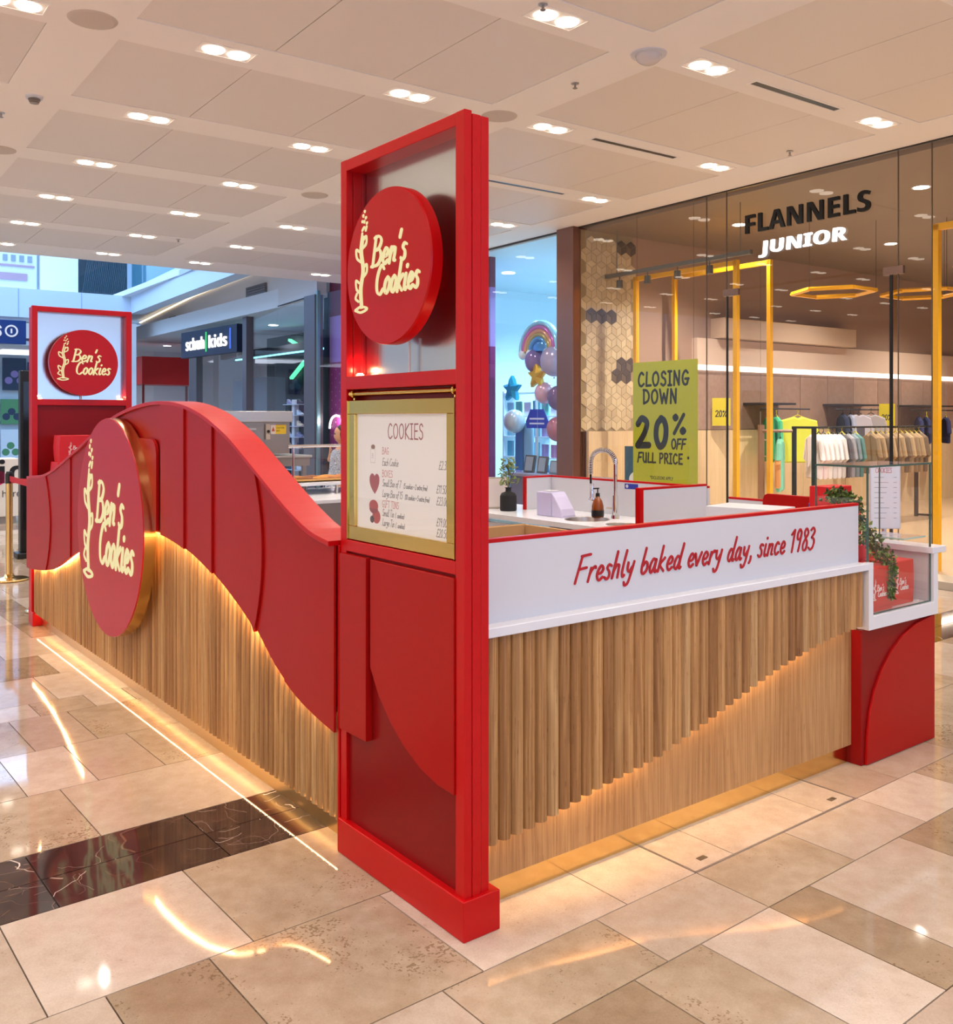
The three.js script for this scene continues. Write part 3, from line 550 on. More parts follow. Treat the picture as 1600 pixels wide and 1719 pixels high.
/* ---------- display case at the right end ---------- */
{
  const t = thing('display_case', 'red based display case with glass top at the right end', 'display case', [0, 0, 0]);
  const x0 = 2.176, x1 = 2.787, zb = -.5;
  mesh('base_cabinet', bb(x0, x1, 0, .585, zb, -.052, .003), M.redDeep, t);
  mesh('curved_plate', extrudeZ([[2.2, .003], [2.207, .12], [2.225, .22], [2.262, .31], [2.32, .39], [2.4, .462], [2.5, .52], [2.62, .56], [2.786, .583], [2.786, .003]], -.052, -.04, .0015), M.redPanel, t);
  mesh('oak_side_trim', bb(x1, x1 + .022, .17, .585, -.12, -.06), M.oakPanel, t);
  mesh('white_tray', merge([bb(2.2, 2.8, .585, .645, zb, -.03, .003), bb(2.2, 2.236, .64, .877, -.06, -.03, .003), bb(2.762, 2.8, .64, .875, -.42, -.03, .003), bb(2.745, 2.872, .87, .9, -.42, -.028, .003), bb(2.2, 2.222, .64, .846, zb, -.06)]), M.worktop, t);
  for (const [n, g] of [['glass_pane', bb(2.224, 2.76, .65, 1.288, -.052, -.046)], ['glass_pane', bb(2.216, 2.222, .88, 1.288, -.3, -.046)], ['glass_pane', bb(2.756, 2.762, .65, 1.288, -.3, -.052)], ['glass_top', bb(2.214, 2.764, 1.288, 1.295, -.3, -.044)]]) mesh(n, g, M.glass, t);
  mesh('glass_edge', merge([bb(2.2155, 2.2225, .88, 1.288, -.0525, -.0455), bb(2.7555, 2.7625, .65, 1.288, -.0525, -.0455), bb(2.214, 2.764, 1.287, 1.296, -.046, -.0435), bb(2.2125, 2.2145, 1.287, 1.296, -.3, -.044), bb(2.2155, 2.2225, .88, 1.288, -.301, -.297), bb(2.7555, 2.7625, .9, 1.288, -.301, -.297), bb(2.224, 2.76, .646, .65, -.053, -.045)]), std(0x47635b, 0.15), t);
  mesh('glass_shelf', bb(2.56, 2.755, .945, .951, -.29, -.07), M.glass, t);
  mesh('shelf_edge', merge([bb(2.56, 2.755, .9445, .9515, -.07, -.067), bb(2.557, 2.56, .9445, .9515, -.29, -.067)]), std(0xb9e2d6, 0.15), t);
}
function giftBox(label, w, h, d, pos, turn = 0, logo = true) {
  const t = thing('gift_box', label, 'box', pos, turn, 'red gift boxes');
  const prof = [[-w / 2, 0], [w / 2, 0], [w / 2 + .006, h * .3], [w / 2 + .008, h * .55], [w / 2 + .002, h], [-w / 2 - .002, h], [-w / 2 - .008, h * .55], [-w / 2 - .006, h * .3]];
  mesh('box_body', extrudeZ(prof, -d / 2, d / 2, .003), M.redBox, t);
  mesh('lid_seam', bb(-w / 2, w / 2, h * .1, h * .103, d / 2 - .002, d / 2 + .0006), std(0x8a0a10, 0.5), t);
  if (logo) { const g = new THREE.Group(); g.name = 'printed_name'; g.position.set(0, h * .46, d / 2 + .0004); t.add(g); nameOnDisc(Math.min(w, h) * .72, .0008, g, std(0xf6e9e4, 0.5)); }
  return t;
}
giftBox('red gift box in front of glass case, under the trailing plant', .21, .195, .15, [2.352, .6455, -.142], 0);
giftBox('red gift box at the right front inside glass case', .2, .2, .14, [2.585, .6455, -.16], 0);
giftBox('small red box standing behind the front left gift box', .12, .27, .1, [2.3, .6455, -.28], .0);
giftBox('red gift box behind the right front gift box', .2, .265, .1, [2.545, .6455, -.29], 0);
giftBox('tall red box at the back of glass case behind plant', .2, .53, .1, [2.53, .6455, -.42], 0, false);
giftBox('narrow red box beside the tall box in glass case', .08, .44, .1, [2.69, .6455, -.43], 0, false);
{
  const t = thing('trailing_plant', 'artificial ivy garland trailing over gift boxes in glass case', 'plant', [0, 0, 0]);
  const path = new THREE.CatmullRomCurve3([[2.30, 1.14, -.28], [2.36, 1.15, -.25], [2.40, 1.10, -.22], [2.42, 1.0, -.19], [2.43, .93, -.14], [2.45, .85, -.075], [2.435, .77, -.06], [2.43, .70, -.058]].map((p) => new THREE.Vector3(...p)));
  mesh('stem', new THREE.TubeGeometry(path, 40, .004, 6), std(0x3a4a1e, 0.7), t);
  const mats = [0x2f5a1c, 0x4c7a26, 0x7f9a45, 0x1f4016].map((c) => phy(c, 0.5, { transmission: 0.15, thickness: 0, side: THREE.DoubleSide }));
  const leaf = (w, l) => { const g = new THREE.BufferGeometry(); g.setAttribute('position', new THREE.Float32BufferAttribute([0, 0, 0, w, l * .45, .004, 0, l * .5, -.004, 0, 0, 0, 0, l * .5, -.004, -w, l * .45, .004, w, l * .45, .004, 0, l, 0, 0, l * .5, -.004, -w, l * .45, .004, 0, l * .5, -.004, 0, l, 0], 3)); g.computeVertexNormals(); g.setAttribute('uv', new THREE.Float32BufferAttribute(new Float32Array(24), 2)); return g; };
  const sets = mats.map(() => []);
  for (let i = 0; i < 950; i++) {
    const u = rnd(), c = path.getPoint(u), rr = u < .25 ? .036 : u < .7 ? .058 : .03 * (1.2 - u) + .012;
    const g = leaf(rnd(.006, .011), rnd(.018, .03)); g.rotateX(rnd(0, 6.3)); g.rotateY(rnd(0, 6.3)); g.rotateZ(rnd(0, 6.3));
    const a = rnd(0, 6.3), q = rr * Math.sqrt(rnd()); g.translate(c.x + q * Math.cos(a), c.y + q * .8 * Math.sin(a), Math.min(-.056, c.z + rnd(-.03, .02))); sets[Math.floor(rnd(0, 4))].push(g);
  }
  sets.forEach((s, i) => { mesh('leaves', merge(s), mats[i], t).userData.kind = 'stuff'; });
  mesh('pink_flower', merge([0, 1, 2, 3, 4].map((i) => new THREE.SphereGeometry(.009, 8, 6).scale(1, 1, .4).translate(2.478 + .009 * Math.cos(i * 1.257), .815 + .009 * Math.sin(i * 1.257), -.058))), std(0xe9b9b4, 0.7), t);
}
{
  const t = thing('price_stand', 'pale printed price sheet on slim stand behind glass case', 'sign', [3.08, 0, -.45], -.65);
  mesh('pole', cyl(.012, .012, .95, 0, 0, -.012), M.steel, t); mesh('foot', cyl(.13, .12, .015, 0, 0, -.012), M.steelDark, t);
  mesh('sheet', new THREE.PlaneGeometry(.15, .34).translate(0, 1.1, .005), std(0xffffff, 0.5, { map: canvasTex(256, 460, (c, w, h) => { c.fillStyle = '#e8eef6'; c.fillRect(0, 0, w, h); penOnCanvas(c, 'COOKIES', 40, 70, 34, 4, '#c0504a'); for (let i = 0; i < 9; i++) { c.fillStyle = '#a9b1bf'; c.fillRect(30, 100 + i * 36, rnd(80, 140), 5); c.fillRect(200, 100 + i * 36, 30, 5); } }) }), t);
  mesh('backing', bb(-.08, .08, .925, 1.275, -.004, .004), M.white, t);
}

/* ---------- inside the kiosk ---------- */
{
  const t = thing('sink_counter', 'white sink counter with cupboards inside the kiosk', 'counter', [0, 0, 0]);
  const x0 = 2.09, x1 = 2.657, za = -3.3, zb = -1.304;
  const outline = [[x0, za], [x1, za], [x1, zb], [x0, zb]], sinks = [[2.33, -1.9, .125], [2.3, -1.58, .085]];
  const s = new THREE.Shape(outline.map(([x, z]) => new THREE.Vector2(x, -z))); for (const [x, z, r] of sinks) s.holes.push(new THREE.Path(circlePts(x, -z, r).map((p) => new THREE.Vector2(...p))));
  mesh('worktop', new THREE.ExtrudeGeometry(s, { depth: .03, bevelEnabled: false }).rotateX(-Math.PI / 2).translate(0, .87, 0), M.worktop, t);
  for (const [x, z, r] of sinks) mesh('sink_bowl', lathe([[0, -.12], [r * .8, -.12], [r * .97, -.09], [r, 0], [r + .012, .003], [r + .012, .0]], x, .9, z, 40), std(new THREE.Color(0.62, 0.6, 0.57), 0.28, { metalness: 1, side: THREE.DoubleSide }), t);
  for (let z = za; z < zb - .1; z += .5) mesh('cupboard_door', bb(x0 + .015, x0 + .035, .1, .845, z + .004, Math.min(zb, z + .5) - .004, .002), M.white, t);
  mesh('carcass', merge([bb(x0 + .036, x1, .08, .74, za, zb), bb(x0 + .05, x1, 0, .08, za + .02, zb - .02)]), M.white, t);
}
function partition(label, x0, x1, z0, z1, y0, y1, capm = M.red) {
  const t = thing('partition', label, 'partition', [0, 0, 0], 0);
  mesh('panel', bb(x0, x1, y0, y1 - .012, z0, z1), M.white, t); mesh('red_capping', bb(x0 - .001, x1 + .001, y1 - .012, y1, z0 - .001, z1 + .001, .001), capm, t); return t;
}
{
  const p = partition('white partition with red edge behind the sink tap', 2.66, 2.68, -2.6, -1.27, 0, 1.12);
  const q = partition('short white red edged partition beside the paper box', 2.44, 2.657, -2.6, -2.58, .902, 1.12); mesh('red_end', bb(2.425, 2.44, .9, 1.12, -2.602, -2.578, .001), M.red, q);
  const r = partition('white partition with thick red end right of the sink', 2.135, 2.655, -1.3, -1.27, .0, 1.133); mesh('red_end', bb(2.105, 2.135, 0, 1.133, -1.301, -1.269, .001), M.red, r);
  partition('small white partition behind the red panel', 2.76, 2.78, -1.2, -.97, 0, 1.06);
  const t = thing('red_screen', 'red rounded screen panel with white heart outline at till', 'partition', [0, 0, 0]);
  const R = .03, ys = 1.108; mesh('panel', extrudeX([[-.86, 0], [-.36, 0], [-.36, ys - R], [-.37, ys - .008], [-.39, ys], [-.83, ys], [-.85, ys - .008], [-.86, ys - R]], 2.6, 2.625, .002), M.redPanel, t);
  const heart = [[[0, -.03], [.028, .006], [.022, .03], [.006, .026], [0, .012], [-.008, .026], [-.024, .028], [-.028, .004], [0, -.03]]];
  mesh('heart_outline', strokesGeo(heart, .004, .002).rotateY(-Math.PI / 2).translate(2.6, 1.07, -.42), std(0xe9b8b4, 0.5), t);
  for (const [z, n] of [[-.5, 'beside the heart outline'], [-.98, 'left of the red screen']]) {
    const c = thing('bottle', 'bottle with blue cap standing ' + n, 'bottle', [2.5, .8765, z], 0, 'blue capped bottles');
    if (z < -.9) c.position.set(2.4, .8, -.8);
    mesh('bottle_body', lathe([[0, 0], [.03, 0], [.032, .01], [.032, .15], [.014, .18], [.014, .19], [0, .19]]), phy(0xeef2f8, 0.1, { transmission: .8, thickness: .01 }), c); mesh('cap', cyl(.019, .018, .022, 0, .188, 0), std(0x1c2f9a, 0.4), c);
  }
  const side = thing('side_counter', 'white till counter behind the lettered front', 'counter', [0, 0, 0]);
  mesh('worktop', bb(2.215, 2.59, .772, .8, -1.26, -.51, .002), M.worktop, side); mesh('body', bb(2.23, 2.59, 0, .772, -1.25, -.52), M.white, side);
  const card = thing('leaflet_pile', 'flat pile of white leaflets on the till counter', 'papers', [2.3, .8, -.66], .2); card.position.set(1.9, .8765, -.42);
  mesh('papers', bb(-.11, .11, 0, .235, -.16, .16, .003), M.white, card);
}
{ // spring tap
  const t = thing('sink_tap', 'tall chrome spring neck tap over the round sink', 'tap', [2.5, .9, -1.83]);
  mesh('base', merge([cyl(.026, .024, .02, 0, 0, 0), cyl(.018, .018, .12, 0, .02, 0)]), M.chrome, t);
  mesh('riser', cyl(.011, .011, .24, 0, .12, 0), M.chrome, t);
  const arc = Array.from({ length: 25 }, (_, i) => { const a = Math.PI * i / 24; return new THREE.Vector3(0, .33 + .08 * Math.sin(a), -.105 + .105 * Math.cos(a)); });
  arc.push(new THREE.Vector3(0, .27, -.212), new THREE.Vector3(0, .2, -.21));
  const crv = new THREE.CatmullRomCurve3(arc); mesh('hose', new THREE.TubeGeometry(crv, 60, .007, 8), M.black, t);
  const coil = []; const F = crv.computeFrenetFrames(700); for (let i = 0; i <= 700; i++) { const p = crv.getPointAt(i / 700 * .86), a = i / 700 * 34 * 6.2832; p.addScaledVector(F.normals[i], .0125 * Math.cos(a)).addScaledVector(F.binormals[i], .0125 * Math.sin(a)); coil.push(p); }
  mesh('spring', new THREE.TubeGeometry(new THREE.CatmullRomCurve3(coil), 1400, .0036, 5), M.chrome, t);
  mesh('spray_head', lathe([[0, 0], [.02, 0], [.022, .012], [.014, .03], [.012, .11], [0, .11]], 0, .09, -.2), M.chrome, t);
  mesh('lever', merge([rod([0, .06, 0], [-.03, .06, -.05], .008), rod([0, .24, 0], [0, .24, -.2], .004)]), M.chrome, t);
}
{
  const s = thing('soap_bottle', 'amber soap bottle with black pump beside the tap', 'bottle', [2.47, .9, -1.95]);
  mesh('bottle_body', lathe([[0, 0], [.036, 0], [.038, .01], [.036, .07], [.028, .1], [.013, .12], [.013, .13], [0, .13]]), phy(0x9a4c10, 0.15, { transmission: .3, thickness: .03 }), s); mesh('label', lathe([[.0385, .008], [.0385, .045]]), M.black, s); mesh('pump', merge([cyl(.014, .012, .02, 0, .128, 0), cyl(.004, .004, .03, 0, .145, 0), bb(-.035, .008, .172, .18, -.006, .006, .001)]), M.black, s);
  const d = thing('towel_box', 'pale lilac sloping towel box on the sink counter', 'box', [2.32, .9, -2.2], .0);
  mesh('box_front', bb(-.06, .06, 0, .148, -.075, .06, .006), std(0xc3bde0, 0.5), d); mesh('sloping_side', extrudeX([[.06, 0], [.06, .146], [.085, .12], [.14, .05], [.155, .012], [.155, 0]], -.055, .055, .003), std(0xcfcaea, 0.5), d); mesh('lid_knob', bb(-.035, .035, .148, .156, -.045, .03, .002), M.white, d);
  const v = thing('plant_vase', 'black bottle vase with small leafy sprig', 'vase', [2.3, .9, -2.6]);
  mesh('vase', lathe([[0, 0], [.05, 0], [.055, .008], [.055, .095], [.045, .115], [.02, .125], [.018, .145], [.024, .152], [.018, .15], [0, .14]]), M.blackMatt, v);
  const lg = []; for (let i = 0; i < 70; i++) { const g = new THREE.SphereGeometry(.016, 6, 4).scale(.6, .25, 1.2); g.rotateX(rnd(-1, 1)); g.rotateY(rnd(0, 6.3)); const h = rnd(0, 1), a = rnd(0, 6.3), q = .075 * Math.sqrt(rnd()) * (1 - .4 * h); g.translate(q * Math.cos(a), .17 + .18 * h, q * Math.sin(a)); lg.push(g); }
  mesh('stem', merge([tube([[0, .1, 0], [.005, .2, 0], [-.01, .33, .01]], .003, 12, 5), tube([[0, .15, 0], [.03, .24, .01], [.06, .28, .02]], .002, 12, 5), tube([[0, .15, 0], [-.03, .22, -.02], [-.05, .26, -.03]], .002, 12, 5)]), std(0x5a4a2a, 0.8), v); mesh('leaves', merge(lg), std(0x7c8a52, 0.7), v).userData.kind = 'stuff';
  const c = thing('menu_card', 'small framed card standing behind the black vase', 'card', [2.34, .9, -2.76], -.4); mesh('frame', bb(-.08, .08, 0, .21, -.006, .006, .002), std(0xbfb6a6, 0.5), c); mesh('card', bb(-.07, .07, .012, .2, .006, .008), std(0xece2dd, 0.6), c);
  const h = thing('small_pot_plant', 'tiny green plant in pot at the counter end', 'plant', [2.32, .9, -2.88]); mesh('pot', lathe([[0, 0], [.028, 0], [.036, .05], [.03, .05], [0, .042]]), M.charcoal, h); mesh('foliage', new THREE.IcosahedronGeometry(.035, 1).translate(0, .065, 0), std(0x2f5a2c, 0.8), h);
  const sp = thing('sponge_tray', 'black tray with yellow sponges beside the red ended partition', 'sponge', [2.42, .9, -1.42]); mesh('tray', bb(-.06, .06, 0, .02, -.05, .05, .004), M.black, sp); mesh('sponge', bb(-.055, .055, .02, .045, -.04, .04, .005), std(0xe6c63a, 0.9), sp); mesh('sponge', bb(-.05, .05, .045, .06, -.036, .04, .004), std(0xead98a, 0.9), sp);
  const st = thing('notice_sticker', 'small orange notice on the partition by the tap', 'sticker', [2.6595, 1.06, -1.5], 0); mesh('sticker', bb(-.001, 0, -.03, .03, -.022, .022), std(0xe88a1a, 0.6), st);
  for (const [z, n] of [[-1.85, 'behind the tap'], [-1.42, 'near the red ended partition']]) { const b = thing('hygiene_notice', 'blue and white hygiene notice on partition ' + n, 'sticker', [2.6595, 1.085, z], 0, 'hygiene notices'); mesh('notice', bb(-.001, 0, -.016, .016, -.055, .055), std(0x2336a0, 0.6), b); mesh('white_spot', new THREE.CylinderGeometry(.011, .011, .001, 14).rotateZ(Math.PI / 2).translate(-.0015, 0, -.035), M.white, b); }
  const k = thing('cardboard_box', 'open cardboard box behind the white counter front', 'box', [1.55, .876, -.42]); k.position.set(1.3, 0, -1.36);
  const card = std(0xc39a6b, 0.85); mesh('box_body', merge([bb(-.3, .3, 0, .945, -.25, -.245), bb(-.3, .3, 0, .945, .245, .25), bb(-.3, -.295, 0, .945, -.25, .25), bb(.295, .3, 0, .945, -.25, .25), bb(-.3, .3, 0, .01, -.25, .25)]), card, k);
  mesh('flap', bb(-.3, .3, 0, .006, 0, .22).rotateX(1.3).translate(0, .945, .25).translate(0, 0, 0), card, k); mesh('flap', bb(-.3, .3, 0, .006, -.22, 0).rotateX(-.35).translate(0, .945, -.25), card, k); mesh('flap', bb(0, .22, 0, .006, -.25, .25).rotateZ(-1.35).translate(.3, .945, 0), card, k);
}
/* ---------- back of the kiosk: oven, cookie counter, gift boxes ---------- */
{
  const t = thing('oven', 'stainless steel bakery oven with yellow warning label behind the wave wall', 'oven', [0, 0, 0]);
  mesh('hood', bb(.75, 1.65, 1.475, 1.557, -5.12, -4.39, .004), M.steel, t);
  mesh('body', bb(.77, 1.64, 1.235, 1.475, -5.1, -4.42, .003), M.steelDark, t);
  mesh('door', bb(.82, 1.42, 1.25, 1.44, -4.42, -4.405, .003), M.steelDark, t);
  mesh('door_handle', bb(.9, 1.35, 1.415, 1.43, -4.405, -4.38, .003), M.steel, t);
  mesh('handle_plate', bb(1.435, 1.47, 1.345, 1.46, -4.42, -4.4, .002), std(0xb9ab9c, 0.4), t);
  mesh('lock', new THREE.CylinderGeometry(.012, .012, .01, 18).rotateX(Math.PI / 2).translate(1.452, 1.405, -4.397), M.black, t);
  const lab = canvasTex(256, 128, (c, w, h) => { c.fillStyle = '#e9c52a'; c.fillRect(0, 0, w, h); c.fillStyle = '#e0d9cf'; c.fillRect(0, 0, 80, h); c.fillStyle = '#b5502a'; c.beginPath(); c.moveTo(40, 25); c.lineTo(68, 90); c.lineTo(12, 90); c.fill(); c.fillStyle = '#3b3410'; c.font = 'bold 30px sans-serif'; c.fillText('CAUTION', 92, 55); c.fillText('HOT', 92, 95); });
  mesh('warning_label', new THREE.PlaneGeometry(.125, .07).translate(1.545, 1.42, -4.418), std(0xffffff, 0.5, { map: lab }), t);
  mesh('shelf', bb(.7, 1.8, 1.205, 1.222, -5.12, -4.36, .003), M.steel, t);
  mesh('drawer_front', bb(.72, 1.79, 1.14, 1.205, -5.1, -4.38, .003), M.steelDark, t);
  mesh('stand', merge([bb(.75, 1.7, .1, .9, -5.08, -4.45), bb(.75, 1.7, 1.0, 1.03, -5.08, -4.42, .003), ...[-5.09, -4.43].flatMap((z) => [.73, 1.74].map((x) => bb(x, x + .03, 0, 1.14, z, z + .03)))]), M.steelDark, t);
}
{
  const t = thing('cookie_counter', 'cookie serving counter with steel shelves and glass guard', 'counter', [0, 0, 0]);
  mesh('counter_body', bb(1.12, 2.02, 0, .96, -4.12, -3.2, .004), M.steelDark, t);
  mesh('worktop', bb(1.1, 2.04, .96, .985, -4.15, -3.18, .003), M.worktop, t);
  mesh('upper_shelf', bb(1.2, 2.03, 1.045, 1.065, -4.12, -3.58, .003), M.worktop, t);
  mesh('shelf_post', merge([1.23, 1.6, 2.0].flatMap((x) => [-4.08, -3.62].map((z) => rod([x, .98, z], [x, 1.05, z], .012)))), M.steel, t);
  mesh('guard_rail', merge([rod([1.22, 1.315, -3.6], [2.02, 1.315, -3.6], .011), rod([1.26, 1.065, -3.6], [1.26, 1.315, -3.6], .008), rod([2.0, 1.065, -3.6], [2.0, 1.315, -3.6], .008)]), M.chrome, t);
  mesh('guard_glass', bb(1.27, 1.99, 1.09, 1.3, -3.603, -3.597), M.glass, t);
  const tray = thing('cookie_tray', 'wooden tray of golden cookies on the serving shelf', 'tray', [1.62, 1.065, -3.85], Math.PI / 2);
  mesh('tray', merge([bb(-.18, .18, 0, .008, -.38, .38), bb(-.18, .18, 0, .02, -.38, -.37), bb(-.18, .18, 0, .02, .37, .38), bb(-.18, -.17, 0, .02, -.38, .38), bb(.17, .18, 0, .02, -.38, .38)]), std(0xd9a860, 0.6), tray);
  const cg = lathe([[0, 0], [.05, 0], [.058, .008], [.05, .018], [.02, .023], [0, .022]], 0, 0, 0, 16), cm = [0xc98a3c, 0xb5722e, 0x8a4f22].map((c) => std(c, 0.9));
  for (let i = 0; i < 6; i++) for (let j = 0; j < 2; j++) { const c = mesh('cookie', cg, cm[(i + j) % 3], scene); c.position.set(1.31 + i * .125, 1.0735, -3.92 + j * .14); c.rotation.y = rnd(0, 6); tag(c, `round baked cookie on the wooden tray, ${ord[i]} from the left, ${j ? 'front' : 'back'} row`, 'cookie', 'cookies on the tray'); }
  const b = thing('red_tin', 'small dark red tin standing under the oven shelf', 'tin', [1.56, 1.0305, -4.5]); mesh('tin_body', lathe([[0, 0], [.045, 0], [.045, .06], [.04, .07], [0, .072]]), std(0x9a1420, 0.3), b); mesh('lid', lathe([[0, .072], [.043, .072], [.039, .082], [0, .083]]), std(0x7a1018, 0.3), b);
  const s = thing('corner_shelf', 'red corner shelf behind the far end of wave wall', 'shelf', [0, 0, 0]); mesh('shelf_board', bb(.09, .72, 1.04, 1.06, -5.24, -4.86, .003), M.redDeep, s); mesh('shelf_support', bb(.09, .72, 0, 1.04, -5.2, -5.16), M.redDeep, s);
  giftBox('lower red gift box stacked behind far end of wave wall', .2, .13, .18, [.2, 1.0605, -5.03], 0);
  giftBox('upper red gift box leaning on stack by the far pillar', .22, .19, .16, [.23, 1.1915, -5.04], 0);
}

/* ---------- the clothes shop on the right ---------- */
const FX = 6.73;
{
  const w = struct('window_1', [0, 0, 0], -PHI);
  const dark = std(0x2c2620, 0.3), ys = .075, yt = CY;
  const pane = (z0, z1, y0 = ys, y1 = yt) => mesh('glass_pane', new THREE.PlaneGeometry(z1 - z0, y1 - y0).rotateY(-Math.PI / 2).translate(FX + .006, (y0 + y1) / 2, (z0 + z1) / 2), M.glass, w);
  pane(-7.02, -4.885); pane(-4.865, -4.605); pane(-4.585, -2.615, 2.91, yt); pane(-4.575, -2.69, .09, 2.885); pane(-2.595, -2.295); pane(-2.275, -.3); pane(-.28, 3.4);
  mesh('pane_edge', merge([-4.875, -4.595, -2.605, -2.285, -.29].map((z) => bb(FX - .001, FX + .013, ys, yt, z - .003, z + .003))), std(0x5a5048, 0.3), w);
  mesh('pane_edge', merge([bb(FX, FX + .012, .09, 2.885, -4.584, -4.576), bb(FX, FX + .012, .09, 2.885, -2.69, -2.66)]), M.black, w);
  for (const z of [-4.53, -2.65]) mesh('door_patch_fitting', bb(FX - .012, FX + .026, 2.84, 2.915, z - .1, z + .1, .004), std(0x8a6f63, 0.3, { metalness: .7 }), w);
  mesh('head_trim', bb(FX - .01, FX + .03, CY - .015, CY + .01, -7.05, 3.4), dark, w);
  const sill = struct('trim_1', [0, 0, 0], -PHI); mesh('stone_sill', bb(FX - .12, FX + .25, 0, .072, -7.0, 3.4, .004), std(0xb8ab98, 0.4), sill);
  const sh = struct('wall_right', [0, 0, 0], -PHI), wall = std(0xb79a86, 0.6), brown = std(0xa58a78, 0.55);
  mesh('shop_floor', bb(FX + .1, 17.2, -.1, .03, -7.3, 3.6), std(0xb59b7c, 0.25), sh);
  mesh('shop_ceiling', bb(FX + .14, 17.2, CY - .03, CY + .25, -7.3, 3.6), std(0x857568, 0.5), sh);
  mesh('side_wall', bb(FX + .02, 17.2, 0, CY, -7.3, -7.0), brown, sh); mesh('far_wall', bb(17, 17.3, 0, CY, -7.3, 3.6), wall, sh); mesh('near_wall', bb(FX, 17.2, 0, CY, 3.4, 3.7), wall, sh);
  mesh('front_wall', bb(FX, FX + .3, -.1, CY, 3.4, 9), M.whiteWall, sh);
  // side wall linings
  for (let x = 6.86; x < 16.7; x += 1.15) mesh('wood_panel', planarUV(bb(x + .003, x + 1.147, .03, 1.335, -7.0, -6.955), rnd(), rnd()), std(0xffffff, 0.5, { map: plyTex }), sh);
  const stones = [0xc4aca2, 0xc9b2a8, 0xbaa49c].map((c) => std(c, 0.4, { map: stoneA })); for (let x = 7.75, i = 0; x < 16.5; x += .73, i++) mesh('stone_panel', planarUV(bb(x + .006, x + .724, 1.345, 2.2, -7.0, -6.97), rnd(), rnd()), pick(stones), sh);
  mesh('upper_lining', bb(8.9, 17, 2.28, 2.66, -7.0, -6.9), std(0xdcc6b4, 0.6), sh);
  mesh('beam', bb(9.3, 12.6, 2.67, 2.96, -7.0, -6.75, .004), std(0xcdb49a, 0.6), sh);
  mesh('led_strip', bb(8.9, 17, 2.205, 2.275, -6.97, -6.92), glow(0xffeedd, 3.2), sh);
  for (let i = 0; i < 4; i++) areaLight(2, .07, 0xffe6cc, 16, B(9.95 + 2 * i, 2.24, -6.9), B(9.95 + 2 * i, 1.8, -5.9));
  mesh('shelf', merge([[10.0, 10.85], [12.0, 13.1], [14.2, 15.5]].map(([a, b]) => bb(a, b, 1.71, 1.74, -6.97, -6.65))), M.charcoal, sh);
  mesh('hanging_rail', merge([[10.0, 11.2], [11.9, 13.1], [14.1, 15.6]].map(([a, b]) => rod([a, 1.65, -6.66], [b, 1.65, -6.66], .012))), M.charcoal, sh);
  // diamond tiles on the first bay
  const s = .105, hw = s * .866, tm = [std(0xcbb894, 0.4), std(0xc2ae8a, 0.4), std(0xd4c29e, 0.4)], td = [std(0x57493e, 0.4), std(0x6b5a48, 0.45)];
  const rh = (pts) => extrudeZ(pts.map(([x, y]) => { const cx = (pts[0][0] + pts[2][0]) / 2, cy = (pts[0][1] + pts[2][1]) / 2; return [cx + (x - cx) * .94, cy + (y - cy) * .94]; }), 0, .012);
  const kinds = [rh([[0, 0], [hw, -s / 2], [0, -s], [-hw, -s / 2]]).translate(0, s, 0), rh([[0, 0], [-hw, s / 2], [-hw, -s / 2], [0, -s]]), rh([[0, 0], [hw, s / 2], [hw, -s / 2], [0, -s]])];
  mesh('tile_backing', bb(FX + .03, 7.715, 1.335, CY - .03, -7.0, -6.997), std(0x9a8868, 0.7), sh);
  let r = 0; for (let y = 1.44; y < CY - .12; y += 1.5 * s, r++) for (let x = FX + .12 + (r % 2 ? hw : 0); x < 7.7; x += 2 * hw) for (let k = 0; k < 3; k++) {
    const o = mesh('diamond_tile', kinds[k], (Math.sin(x * 5.1 + y * 3.3) + Math.sin(y * 7.7 - x * 2)) > 1.25 ? td[k % 2] : pick(tm), sh); o.position.set(x, y, -7.0);
  }
  for (const [x, z] of [[8.2, -5.6], [8.2, -3.2], [8.2, -.8], [11, -5.2], [11, -2.6], [14, -5.2], [14, -2.6]]) {
    const d = bthing('shop_spotlight', `round ceiling spotlight in the clothes shop, ${x < 9 ? 'behind the window' : x < 12 ? 'over the clothes rack' : 'at the back'}, ${z < -5 ? 'left' : z < -2 ? 'middle' : 'right'}`, 'downlight', [x, CY - .03, z], 0, 'clothes shop spotlights');
    mesh('trim_ring', lathe([[.08, 0], [.1, -.004], [.1, 0]]), M.white, d); mesh('lamp_disc', cyl(.078, .078, .006, 0, -.006, 0), M.lamp, d);
    const l = new THREE.SpotLight(0xfff0de, 48, 0, 1.15, .7, 2); l.position.set(...B(x, CY - .05, z)); l.target.position.set(...B(x, 0, z)); l.castShadow = true; l.shadow.radius = 1.5; scene.add(l, l.target);
  }
}
function facadeText(name, label, text, size, pos, depth, m, width, shear = 0, font = sansBold) {
  const g = type(text, size, depth, font), bx = g.boundingBox; g.translate(-bx.min.x, -bx.min.y, 0); g.scale(width / (bx.max.x - bx.min.x), size / (bx.max.y - bx.min.y), 1);
  if (shear) g.applyMatrix4(new THREE.Matrix4().makeShear(0, 0, shear, 0, 0, 0));
  const o = mesh(name, g, m, scene); o.position.set(...B(...pos)); o.rotation.y = -Math.PI / 2 - PHI; return tag(o, label, 'sign');
}
facadeText('shop_sign_letters', 'black raised capital letters on the clothes shop glass', 'FLANNELS', .2, [FX - .003, 3.475, -4.32], .03, std(0x060606, 0.7), 1.45);
facadeText('glowing_sign_letters', 'glowing white capital letters below the black shop name', 'JUNIOR', .17, [FX - .003, 3.2, -4.15], .025, glow(0xffffff, 3), 1.02, .08);
